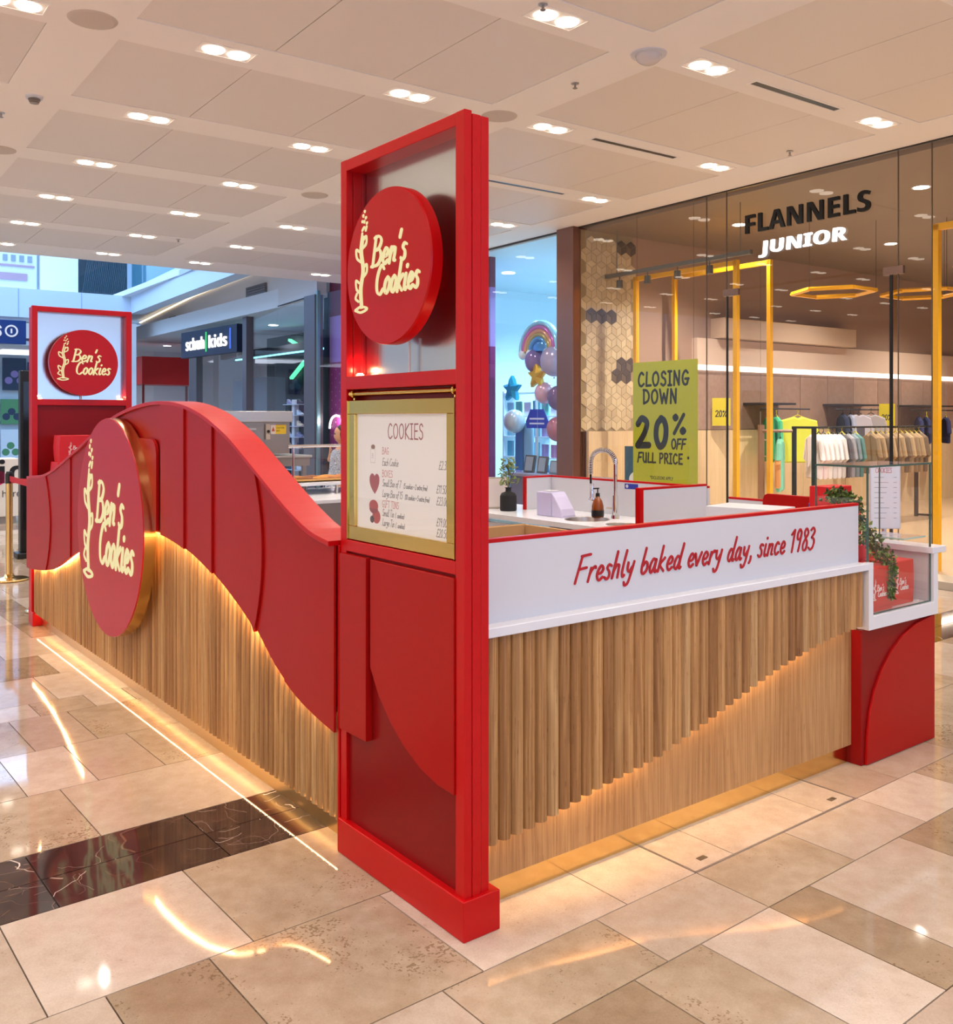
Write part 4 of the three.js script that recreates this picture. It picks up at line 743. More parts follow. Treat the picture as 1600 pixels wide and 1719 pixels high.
{
  const t = bthing('closing_poster', 'large lime green closing down sale poster behind the shop glass', 'poster', [FX + .06, 0, -5.565], -Math.PI / 2);
  const tex = canvasTex(716, 1000, (c, w, h) => {
    c.fillStyle = '#b3b813'; c.fillRect(0, 0, w, h); const k = '#1d1c10', o = { squeeze: .95, gap: .16 };
    penOnCanvas(c, 'CLOSING', 60, 200, 112, 21, k, { squeeze: 1.02, gap: .2 }); penOnCanvas(c, 'DOWN', 120, 345, 112, 21, k, { squeeze: 1.05, gap: .2 });
    penOnCanvas(c, '20', 40, 700, 230, 56, k, { squeeze: 1.25, gap: .3 }); penOnCanvas(c, '%', 450, 590, 150, 32, k, { squeeze: 1.3 }); penOnCanvas(c, 'OFF', 440, 715, 78, 16, k, o); penOnCanvas(c, 'FULL PRICE', 60, 835, 78, 16, k, { squeeze: .98, gap: .18 }); penOnCanvas(c, '*', 610, 835, 60, 8, k); penOnCanvas(c, '*EXCLUSIONS APPLY', 200, 970, 24, 4, k, o);
  });
  mesh('poster_board', bb(-.51, .51, .735, 2.185, -.006, 0), std(0xb3b813, 0.6), t);
  mesh('printed_face', new THREE.PlaneGeometry(1.02, 1.45).translate(0, 1.46, .001), std(0xffffff, 0.55, { map: tex }), t);
  mesh('hanging_wire', merge([-.45, .45].map((x) => rod([x, 2.18, -.003], [x, CY - .03, -.003], .002, 5))), M.charcoal, t);
}
{
  const f = (label, pts, y, th = .055) => { const t = bthing('yellow_frame', label, 'frame', [0, 0, 0], 0); mesh('post', bar([pts[0][0], .03, pts[0][1]], [pts[0][0], y, pts[0][1]], th, th), M.yellow, t); if (pts[1]) { mesh('post', bar([pts[1][0], .03, pts[1][1]], [pts[1][0], y, pts[1][1]], th, th), M.yellow, t); mesh('top_beam', bar([pts[0][0], y - .03, pts[0][1] - .02], [pts[1][0], y - .03, pts[1][1] + .02], th, th), M.yellow, t); } return t; };
  f('yellow portal frame directly behind the closing poster', [[7.4, -6.63], [7.4, -5.0]], 3.36);
  f('yellow portal frame standing further inside the clothes shop', [[8.3, -6.78], [8.3, -5.21]], 3.48);
  f('tall yellow portal frame at right edge of the shop window', [[7.4, -2.6], [7.4, -.6]], 3.38, .062);
  const h = bthing('ceiling_hexagons', 'yellow hexagon tubes hanging below the shop ceiling', 'frame', [9.6, 3.1, -4.5]);
  for (const [x, z] of [[-.5, -.35], [.55, .25]]) mesh('hexagon', merge(Array.from({ length: 6 }, (_, i) => { const a = i * 1.0472, b = a + 1.0472; return bar([x + .5 * Math.cos(a), 0, z + .5 * Math.sin(a)], [x + .5 * Math.cos(b), 0, z + .5 * Math.sin(b)], .04, .04); })), M.yellow, h);
  mesh('hanging_wire', merge([[-1, -.35], [-.25, .08], [.3, .68], [1.05, .25]].map(([x, z]) => rod([x, 0, z], [x, CY - 3.13, z], .003, 5))), M.charcoal, h);
  const tr = bthing('track_light', 'grey ceiling track with spot heads behind shop glass', 'track light', [7.2, 3.36, -5.98]);
  mesh('track', bb(-.025, .025, 0, .05, -1.0, 1.35), std(0x6c6a62, 0.4, { metalness: .5 }), tr); mesh('drop_rod', merge([-.8, 1.2].map((z) => rod([0, .05, z], [0, CY - 3.39, z], .006, 6))), std(0x6c6a62, 0.4), tr);
  for (const z of [-.75, -.25, .25, .75]) mesh('spot_head', merge([rod([0, 0, z], [0, -.05, z], .008), cyl(.045, .04, .1, 0, -.15, z)]), std(0x5d5a54, 0.4, { metalness: .4 }), tr);
}
function garment(label, w, h, col, pos, turn, opt = {}) {
  const t = bthing('hanging_garment', label, 'garment', pos, turn, 'clothes on hangers');
  const s = opt.sleeve ?? .45, sw = w * .2, o = [[-.06, -.03], [-w / 2, -.09], [-w / 2 - sw, -.09 - h * s], [-w / 2 - sw * .25, -.12 - h * s], [-w / 2 + .015, -.26], [-w / 2 + .01, -h], [w / 2 - .01, -h], [w / 2 - .015, -.26], [w / 2 + sw * .25, -.12 - h * s], [w / 2 + sw, -.09 - h * s], [w / 2, -.09], [.06, -.03], [0, -.055]];
  mesh('cloth', extrudeZ(o, -.035, .035, .02), std(col, 0.9), t);
  if (opt.print) mesh('print', bb(-w * .2, w * .2, -h * .62, -h * .35, .034, .0365), std(opt.print, 0.8), t);
  mesh('hanger', merge([tube([[-w / 2 + .03, -.1, 0], [-.04, -.02, 0], [0, .0, 0], [.04, -.02, 0], [w / 2 - .03, -.1, 0]], .007, 16, 5), tube([[0, 0, 0], [.0, .03, 0], [.018, .05, 0], [.0, .066, 0], [-.018, .052, 0]], .004, 12, 5)]), std(opt.hanger ?? 0x1c1a1a, 0.5), t);
  return t;
}
garment('dark green jumper hanging at left end of wall rail', .42, .7, 0x1f8a52, [10.2, 1.56, -6.66], .9, { sleeve: .8, hanger: 0xd7c81c });
garment('mint green top hanging beside the dark green jumper', .44, .7, 0x46b98a, [10.33, 1.56, -6.62], .9, { sleeve: .8, hanger: 0xd7c81c });
garment('lime yellow sweatshirt hanging on the wall rail', .58, .72, 0xd8df4a, [10.68, 1.56, -6.5], -.55, { sleeve: .85, hanger: 0xd7c81c });
garment('navy jacket hanging left of the pale blue shirts', .4, .5, 0x26304e, [12.12, 1.6, -6.68], .9, {});
garment('pale blue shirt hanging on the second wall rail', .42, .62, 0x9aa3bd, [12.3, 1.6, -6.66], .8, {});
garment('light grey shirt hanging on the second wall rail', .42, .66, 0xb9b6c4, [12.5, 1.6, -6.64], -.4, { print: 0x55525c });
garment('grey striped top hanging furthest right on second rail', .46, .85, 0xa7a3a8, [12.78, 1.6, -6.6], -.6, { print: 0x3c3a42 });
for (const [i, x] of [14.35, 14.6, 14.9, 15.25].entries()) garment(`dark navy polo shirt, ${ord[i]} from the left on the third wall rail`, .44, .5, 0x262a58, [x, 1.56, -6.66], .7, { hanger: i % 2 ? 0xd7c81c : 0x1c1a1a });
{
  const t = bthing('clothes_rack', 'black freestanding clothes rack behind the shop window', 'rack', [0, 0, 0]);
  for (const x of [9.2, 12.2]) mesh('end_frame', merge([bar([x, .03, -5.5], [x, 1.4, -5.5], .045, .045), bar([x, .03, -5.2], [x, 1.4, -5.2], .045, .045), bar([x, 1.385, -5.5], [x, 1.385, -5.2], .03, .03), bar([x, .06, -5.5], [x, .06, -5.2], .03, .03)]), M.black, t);
  mesh('top_bar', merge([rod([9.2, 1.385, -5.35], [12.2, 1.385, -5.35], .014), rod([9.2, 1.385, -5.5], [12.2, 1.385, -5.5], .01)]), M.black, t);
  const cols = [[0xe6dcdf, 'white'], [0xead9dd, 'pale pink'], [0xe9e4e2, 'cream'], [0xd8d5d8, 'off white'], [0xdedbe0, 'white'], [0xc9c6c6, 'light grey'], [0x4c4a50, 'charcoal'], [0x8f9099, 'grey'], [0x6f7f88, 'slate'], [0x4f7a78, 'teal']];
  cols.forEach(([c, n], i) => garment(`${n} top, ${ord[i]} from the left on the black rack`, .4, .62, c, [9.42 + i * .105, 1.325, -5.35], 1.05, { hanger: i % 3 ? 0x1c1a1a : 0xd7c81c, print: i % 3 === 1 ? 0x2c2a30 : undefined }));
  for (let i = 0; i < 11; i++) garment(`sand brown garment, ${ord[i]} from the left at right half of rack`, .36, .6, [0x8a7458, 0x9c8462, 0x6e5c48, 0xa58d6c][i % 4], [10.75 + i * .125, 1.325, -5.35], 1.15, { hanger: 0xb9a21c });
  const c = bthing('low_rack', 'low brown stand hung with mint clothes near the ladder', 'rack', [0, 0, 0]); mesh('stand', merge([bar([8.72, .03, -5.66], [8.72, 1.42, -5.66], .1, .03), bar([8.72, .045, -5.8], [8.72, .045, -5.3], .05, .03), bar([8.72, 1.34, -5.66], [9.05, 1.34, -5.42], .03, .03)]), std(0x9a7a68, 0.5), c);
  garment('mint turquoise dress with ruffle on the low stand', .34, .72, 0x7fd3b8, [8.9, 1.27, -5.5], .5, { sleeve: .3 }); garment('orange and mint skirt hanging below the dress', .2, .5, 0xd99a58, [8.8, 1.1, -5.46], .6, { sleeve: .2 });
  for (const [x, z, y, l] of [[13.25, -6.6, 1.55, 'between the second and third wall rails'], [9.3, -6.8, 1.6, 'left of the yellow frames']]) { const p = bthing('sale_card', 'small yellow sale card ' + l, 'sign', [x, y, z], -.7, 'yellow sale cards'); mesh('card', bb(-.13, .13, -.2, .2, -.004, .004), std(0xd2c41c, 0.6), p); mesh('print', new THREE.PlaneGeometry(.2, .28).translate(0, -.02, .0046), std(0xffffff, 0.6, { map: canvasTex(100, 140, (k, w, h) => { k.fillStyle = '#d2c41c'; k.fillRect(0, 0, w, h); penOnCanvas(k, '20%', 8, 95, 44, 7, '#222'); }) }), p); mesh('cord', rod([0, .2, 0], [0, z < -6.8 ? .52 : .1, 0], .003, 4), M.charcoal, p); }
  const ld = bthing('rope_ladder', 'small decorative hanging ladder with metal hearts', 'decoration', [9.5, 1.2, -6.2]); mesh('rope', merge([-.09, .09].map((x) => rod([x, -.62, 0], [x, .4, 0], .008))), M.steelDark, ld); mesh('rung', merge([.0, -.22].map((y) => rod([-.09, y, 0], [.09, y, 0], .01))), M.chrome, ld); mesh('drop_wire', merge([-.09, .09].map((x) => rod([x, .4, 0], [x, CY - 1.23, 0], .002, 4))), M.charcoal, ld); mesh('metal_heart', merge([-.09, .09].map((x) => new THREE.OctahedronGeometry(.05).scale(.8, 1.2, .4).translate(x, -.64, 0))), M.steel, ld);
  const po = bthing('blue_poster', 'blue poster of a pale face partly behind the lime poster', 'poster', [7.15, 0, -6.3], -1.2); mesh('board', bb(-.22, .22, .6, 1.15, -.006, 0), std(0x2f5a78, 0.6), po); mesh('pale_shape', merge([new THREE.CircleGeometry(.1, 20).translate(.03, .98, .002), new THREE.CircleGeometry(.14, 20).scale(1, .8, 1).translate(-.02, .73, .002)]), std(0xdbe6ee, 0.6), po); mesh('easel', bb(-.02, .02, .034, .62, -.03, -.01), M.charcoal, po);
}
// copper column between the shops
tag(mesh('shopfront_column', bb(-.12, .14, 0, CY, -.165, .165, .006), std(0x8a6459, 0.22, { metalness: .55 }), scene), 'copper brown polished column between clothes shop and card shop', 'column').position.set(...B(FX + .02, 0, -7.165));
scene.getObjectByName('shopfront_column').rotation.y = -PHI;
/* ---------- card and balloon shop ---------- */
{
  const s = struct('window_2', [0, 0, 0], -PHI), cy = std(0xcfe2ea, 0.6);
  mesh('glass_pane', new THREE.PlaneGeometry(1.96, CY - .09).rotateY(-Math.PI / 2).translate(FX + .006, CY / 2 + .025, -8.32), M.glass, s); mesh('head_trim', bb(FX - .01, FX + .03, CY - .02, CY + .01, -9.3, -7.33), M.charcoal, s);
  const r = struct('wall_card_shop', [0, 0, 0], -PHI);
  mesh('shop_floor', bb(FX + .02, 13.2, -.1, .03, -12.3, -7.3), std(0x8fa9b0, 0.4), r); mesh('shop_ceiling', bb(FX + .02, 13.2, CY - .04, CY + .2, -12.3, -7.3), cy, r); mesh('back_wall', bb(13, 13.2, 0, CY, -12.3, -7.3), cy, r); mesh('side_wall', bb(FX + .02, 13.2, 0, CY, -7.36, -7.3), cy, r); mesh('side_wall', bb(FX + .02, 13.2, 0, CY, -12.3, -12.2), cy, r); mesh('shelf_band', bb(12.9, 13, 1.9, 2.0, -12.2, -7.4), std(0xc98a66, 0.6), r);
  for (const [x, z] of [[8.2, -8.4], [8.2, -10.4], [10.5, -8.4], [10.5, -10.4], [12, -9.4]]) {
    const d = bthing('shop_lamp', `bright round lamp in the card shop ceiling, ${x < 9 ? 'near the window' : x < 11 ? 'in the middle' : 'at the back'}, ${z > -9 ? 'right' : 'left'}`, 'downlight', [x, CY - .04, z], 0, 'card shop lamps'); mesh('lamp_disc', cyl(.11, .11, .01, 0, -.01, 0), glow(0xe8f8ff, 8), d);
    const l = new THREE.SpotLight(0xc4ebff, 38, 0, 1.25, .6, 2); l.position.set(...B(x, CY - .07, z)); l.target.position.set(...B(x, 0, z)); l.castShadow = true; l.shadow.radius = 1.5; scene.add(l, l.target);
  }
  const foil = (c, m = .35) => std(c, 0.2, { metalness: m });
  const rb = bthing('rainbow_balloon', 'rainbow foil balloon at top of the balloon bunch', 'balloon', [7.4, 2.5, -8.6], -Math.PI / 2);
  [[.42, 0x9fd6ee], [.355, 0xc76bb0], [.3, 0xd99a6a], [.245, 0xb9a55a], [.19, 0x5a9ad2]].forEach(([q, c]) => mesh('rainbow_band', new THREE.TorusGeometry(q, .04, 10, 40, Math.PI).scale(1, 1, 1.6), foil(c), rb));
  mesh('blue_centre', new THREE.SphereGeometry(.17, 24, 10, 0, 6.2832, 0, Math.PI / 2).scale(1, 1, .35), foil(0x4f8fd0), rb); mesh('cloud', merge([-.38, -.2, .2, .38].map((x) => ball(.085, x, -.03, 0))), foil(0xe6f4fa, .1), rb); mesh('string', rod([0, -.02, 0], [0, -1.79, 0], .002, 4), M.white, rb);
  const star = (n) => Array.from({ length: 10 }, (_, i) => { const a = Math.PI / 2 + i * Math.PI / 5, q = i % 2 ? n * .5 : n; return [q * Math.cos(a), q * Math.sin(a)]; });
  for (const [c, y, z, q, l] of [[0xd8a52a, 2.13, -8.6, .2, 'gold star foil balloon below the rainbow balloon'], [0x1f9ccc, 1.95, -9.2, .21, 'turquoise star foil balloon at left of the card shop']]) { const t = bthing('star_balloon', l, 'balloon', [7.35, y, z], -Math.PI / 2); mesh('star', extrudeZ(star(q), -.07, .07, .045), foil(c), t); mesh('string', rod([0, -q * .5, 0], [0, -y + (z < -9.06 ? .04 : .71), 0], .002, 4), M.white, t); }
  for (const [c, y, z, q, l, e] of [[0x8a72a6, 2.36, -8.72, .17, 'violet round balloon below left end of rainbow'], [0xb3a0b8, 2.34, -8.3, .21, 'silver lilac balloon beside the copper column'], [0xd6a8b8, 1.88, -8.52, .15, 'pale pink round balloon below gold star'], [0x7a5a80, 1.8, -8.2, .17, 'plum balloon behind the column edge'], [0xb9707c, 1.35, -8.22, .17, 'rose round balloon lowest by the column'], [0xb7c3cf, 1.46, -9.24, .17, 'clear confetti balloon at far left of card shop']]) {
    const t = bthing('round_balloon', l, 'balloon', [7.42, y, z], 0); mesh('balloon', lathe(Array.from({ length: 15 }, (_, i) => { const a = Math.PI * i / 14; return [Math.max(.001, q * Math.sin(a) * (1 - .12 * Math.cos(a * .5) * 0)), -q * 1.08 * Math.cos(a)]; }), 0, 0, 0, 22), foil(c, .25), t); mesh('knot', new THREE.ConeGeometry(.018, .03, 8).translate(0, -q * 1.08 - .012, 0), foil(c, .25), t); mesh('string', rod([0, -q * 1.08, 0], [0, -y + (z < -9.06 ? .04 : .71), 0], .002, 4), M.white, t);
  }
  const sg = bthing('arrow_sign', 'blue hexagonal sign with two lines of white print', 'sign', [7.36, 1.5, -8.62], -Math.PI / 2); mesh('sign_board', extrudeZ([[-.24, -.14], [.24, -.14], [.26, -.04], [.15, .14], [-.15, .14], [-.26, -.04]], -.006, .006), std(0x1e2fb4, 0.5), sg); for (const y of [.0, -.07]) mesh('print_line', bb(-.17, .17, y - .012, y + .012, .006, .0075), std(0xcfd6f6, 0.6), sg); mesh('stand_pole', rod([0, -.14, -.01], [0, -.795, -.01], .012), M.steel, sg);
  const cab = bthing('card_shelves', 'tall shelf unit of greeting cards in the card shop', 'shelves', [8.7, .03, -9.8]); mesh('uprights', merge([[-1.2], [-.3], [.6], [1.5]].map(([z]) => bb(-.15, .15, 0, 1.95, z - .02, z + .02))), std(0xc8dce6, 0.5), cab); mesh('shelf_boards', merge([.1, .45, .8, 1.15, 1.5, 1.9].map((y) => bb(-.16, .14, y, y + .02, -1.2, 1.5))), std(0xc8dce6, 0.5), cab);
  const cc = [0x49b4c8, 0x8ad0e0, 0xd98ab0, 0xe6eef2, 0x3a78b8, 0xb4a0d0, 0x62c4b4, 0xf0d27a];
  let i = 0; for (const y of [.15, .5, .85, 1.2, 1.55]) for (let z = -1.05; z < 1.45; z += .235, i++) { const c = mesh('greeting_card', bb(-.008, .008, 0, rnd(.2, .27), -.085, .085), std(cc[(i * 5 + (i >> 3)) % 8], 0.6), scene); c.position.set(...B(8.6, y + .004, -9.8 + z)); c.rotation.set(0, -PHI, 0); tag(c, 'small colourful greeting card standing on the card shop shelves', 'card', 'greeting cards on the shelves'); c.userData.label = `${['teal', 'sky blue', 'pink', 'white', 'royal blue', 'lilac', 'mint', 'yellow'][(i * 5 + (i >> 3)) % 8]} greeting card, ${ord[Math.round((z + 1.05) / .235)]} along, ${ord[[.15, .5, .85, 1.2, 1.55].indexOf(y)]} shelf up`; }
  for (const [z, c, l] of [[-9.12, 0x8ac6ea, 'long pale blue dress bag hanging at the left of card shop'], [-9.3, 0x3f86c2, 'deeper blue dress bag at left edge of card shop']]) { const t = bthing('dress_bag', l, 'bag', [7.6, 1.45, z], -Math.PI / 2); mesh('bag', extrudeZ([[-.06, 0], [-.12, -.1], [-.13, -.75], [.13, -.75], [.12, -.1], [.06, 0]], -.03, .03, .015), std(c, 0.5), t); mesh('hook', tube([[0, 0, 0], [0, .05, 0], [.02, .07, 0]], .004, 8, 5), M.steel, t); mesh('pole', rod([0, -1.415, -.04], [0, .05, -.04], .008), M.steel, t); }
  const tb = bthing('display_table', 'low table with grey photo frames inside the card shop', 'table', [7.35, .034, -8.3], -Math.PI / 2); mesh('table_top', bb(-.75, .55, .62, .66, -.25, .25, .005), std(0x8a7f90, 0.4), tb); mesh('table_base', bb(-.7, .5, 0, .62, -.2, .2), std(0x6d6376, 0.5), tb);
  for (const [x, w, h, c, l] of [[-.5, .22, .26, 0x4a433f, 'dark brown leaning photo frame on the card shop table'], [-.2, .2, .25, 0x5a4c48, 'brown photo frame right of the first frame'], [.1, .24, .2, 0x6e7a80, 'grey glass photo frame on the card shop table'], [.28, .14, .42, 0xb9b3b8, 'pale upright box on the card shop table'], [.45, .14, .3, 0x7c3f58, 'plum coloured box on the card shop table']]) { const t = bthing('photo_frame', l, 'frame', [7.35, .695, -8.3 + x], -Math.PI / 2); mesh('border', bb(-w / 2, w / 2, 0, h, -.02, .02, .004).rotateX(-.18).translate(0, .004, 0), std(c, 0.5), t); mesh('picture', bb(-w / 2 + .025, w / 2 - .025, .025, h - .025, .02, .023).rotateX(-.18).translate(0, .004, 0), std(0x9aa0a8, 0.3), t); }
}
/* ---------- purple window and the person before it ---------- */
{
  const s = struct('window_3', [0, 0, 0], -PHI); mesh('glass_pane', new THREE.PlaneGeometry(5.21, CY - .15).rotateY(-Math.PI / 2).translate(FX + .006, CY / 2 - .005, -11.945), M.shopGlass, s); mesh('mullion', merge([bb(FX - .03, FX + .05, 0, CY, -9.36, -9.28), bb(FX - .02, FX + .04, 0, CY, -14.62, -14.55)]), std(0x8fb8bd, 0.3, { metalness: .4 }), s);
  const w = struct('wall_purple', [0, 0, 0], -PHI); mesh('purple_panel', bb(7.0, 7.1, 0, 2.6, -14.6, -9.3), std(0x7a1a5e, 0.5), w); mesh('lilac_upper_panel', bb(7.0, 7.1, 2.6, 3.5, -14.6, -9.3), std(0x9a7ac0, 0.5), w); mesh('dark_top', bb(7.0, 7.1, 3.5, CY + .2, -14.6, -9.3), std(0x6a2440, 0.5), w); mesh('floor_strip', bb(FX, 7.1, -.1, .03, -14.6, -9.3), M.floorBase, w);
  mesh('dots', merge(Array.from({ length: 60 }, (_, i) => new THREE.CylinderGeometry(.014, .014, .004, 8).rotateZ(Math.PI / 2).translate(6.998, .5 + (i % 12) * .17 + (Math.floor(i / 12) % 2) * .085, -14.5 + Math.floor(i / 12) * .16))), std(0xa86a98, 0.5), w);
  const n = bthing('neon_arc', 'white glowing neon arc on the purple window', 'neon', [6.96, 1.36, -14.25], -Math.PI / 2); mesh('neon_tube', tube([[-.27, -.05, 0], [-.25, .05, 0], [-.17, .15, 0], [-.03, .2, 0], [.12, .19, 0]], .022, 24, 8), glow(0xffffff, 3), n);
  const l = new THREE.PointLight(0xffffff, .4, 3, 2); l.position.set(...B(6.9, 1.45, -14.2)); l.castShadow = true; scene.add(l);
}
{
  const t = bthing('person', 'person with long dark hair in patterned dress, mostly hidden behind pillar', 'person', [4.08, 0, -8.5], -2.0);
  const bones = [[[0, .86, 0, .13], [0, 1.06, .01, .105]], [[0, .72, 0, .14], [0, .88, 0, .135]], [[0, 1.06, .01, .105], [0, 1.14, .01, .045]], [[0, 1.14, .01, .04], [0, 1.22, .02, .04]], [[0, 1.27, .03, .075], [0, 1.33, .025, .08]],
    [[-.14, 1.08, 0, .042], [-.2, .86, .02, .035]], [[-.2, .86, .02, .035], [-.1, .98, .16, .026]], [[-.1, .98, .16, .026], [-.06, 1.1, .15, .018]], [[.14, 1.08, 0, .042], [.19, .86, -.02, .035]], [[.19, .86, -.02, .035], [.19, .66, .05, .026]], [[.19, .66, .05, .028], [.19, .57, .07, .016]],
    [[-.07, .72, 0, .085], [-.075, .38, .01, .05]], [[-.075, .38, .01, .05], [-.08, .08, -.01, .033]], [[-.08, .05, -.02, .035], [-.085, .035, .12, .028]], [[.07, .72, 0, .085], [.075, .38, .01, .05]], [[.075, .38, .01, .05], [.08, .08, -.01, .033]], [[.08, .05, -.02, .035], [.085, .035, .12, .028]], [[0, 1.28, .1, .012], [0, 1.3, .095, .01]]];
  for (const [sx, ax] of [[-1, -.06], [1, .19]]) for (let k = 0; k < 5; k++) { const y = sx < 0 ? 1.1 : .57, z = sx < 0 ? .15 : .07, d = (k - 2) * .013, up = sx < 0 ? 1 : -1; bones.push([[ax + d, y, z, .008], [ax + d * 1.3, y + up * (k === 0 ? .03 : .05), z + .01, .007]]); }
  function field(bs, lo, hi, res, k) {
    const mc = new MarchingCubes(res, new THREE.MeshBasicMaterial(), false, false, 200000), size = Math.max(...hi.map((v, i) => v - lo[i])) / 2, c = lo.map((v, i) => (v + hi[i]) / 2); mc.isolation = 0;
    for (let z = 0; z < res; z++) for (let y = 0; y < res; y++) for (let x = 0; x < res; x++) {
      const p = [x, y, z].map((v, i) => (v - res / 2) / (res / 2) * size + c[i]); let d = 1e3;
      for (const [a, b] of bs) { const ab = [b[0] - a[0], b[1] - a[1], b[2] - a[2]], ap = [p[0] - a[0], p[1] - a[1], p[2] - a[2]], h = Math.max(0, Math.min(1, (ap[0] * ab[0] + ap[1] * ab[1] + ap[2] * ab[2]) / (ab[0] ** 2 + ab[1] ** 2 + ab[2] ** 2))); const e = Math.hypot(ap[0] - ab[0] * h, ap[1] - ab[1] * h, ap[2] - ab[2] * h) - (a[3] + (b[3] - a[3]) * h); const m = Math.max(0, k - Math.abs(d - e)); d = Math.min(d, e) - m * m / (4 * k); }
      mc.field[x + y * res + z * res * res] = -d;
    }
    mc.update(); const g = new THREE.BufferGeometry(); g.setAttribute('position', new THREE.BufferAttribute(mc.positionArray.slice(0, mc.count * 3), 3)); g.setAttribute('normal', new THREE.BufferAttribute(mc.normalArray.slice(0, mc.count * 3), 3)); g.scale(size, size, size).translate(...c); g.setAttribute('uv', new THREE.Float32BufferAttribute(new Float32Array(mc.count * 2), 2)); return g;
  }
  mesh('body', field(bones, [-.75, 0, -.75], [.75, 1.45, .75], 110, .02), std(0xc99a7c, 0.6), t);
  mesh('hair', field([[[0, 1.35, .0, .085], [0, 1.3, -.03, .09]], [[0, 1.3, -.05, .08], [0, 1.02, -.09, .07]], [[-.07, 1.3, .0, .035], [-.08, 1.08, -.02, .03]], [[.07, 1.3, .0, .035], [.08, 1.08, -.02, .03]]], [-.3, .9, -.3], [.3, 1.5, .3], 60, .03), std(0x2a1c16, 0.5), t);
  for (const x of [-.03, .03]) mesh('eye', ball(.01, x, 1.31, .1, 10), std(0x1c1410, 0.2), t); mesh('mouth', new THREE.SphereGeometry(.018, 10, 6).scale(1, .35, .5).translate(0, 1.245, .098), std(0xa0524a, 0.5), t);
  const dress = canvasTex(256, 256, (c, w, h) => { c.fillStyle = '#9aa4b4'; c.fillRect(0, 0, w, h); for (let i = 0; i < 240; i++) { c.fillStyle = pick(['#e6e8ee', '#4a5068', '#6c7892', '#d9c9c4']); c.beginPath(); c.ellipse(rnd(0, w), rnd(0, h), rnd(3, 9), rnd(2, 5), rnd(0, 3), 0, 7); c.fill(); } }); dress.repeat.set(3, 3);
  mesh('dress', lathe([[.27, .45], [.235, .6], [.2, .74], [.172, .86], [.165, .96], [.15, 1.06], [.12, 1.11]], 0, 0, .0, 28), std(0xffffff, 0.9, { map: dress, side: THREE.DoubleSide }), t);
}
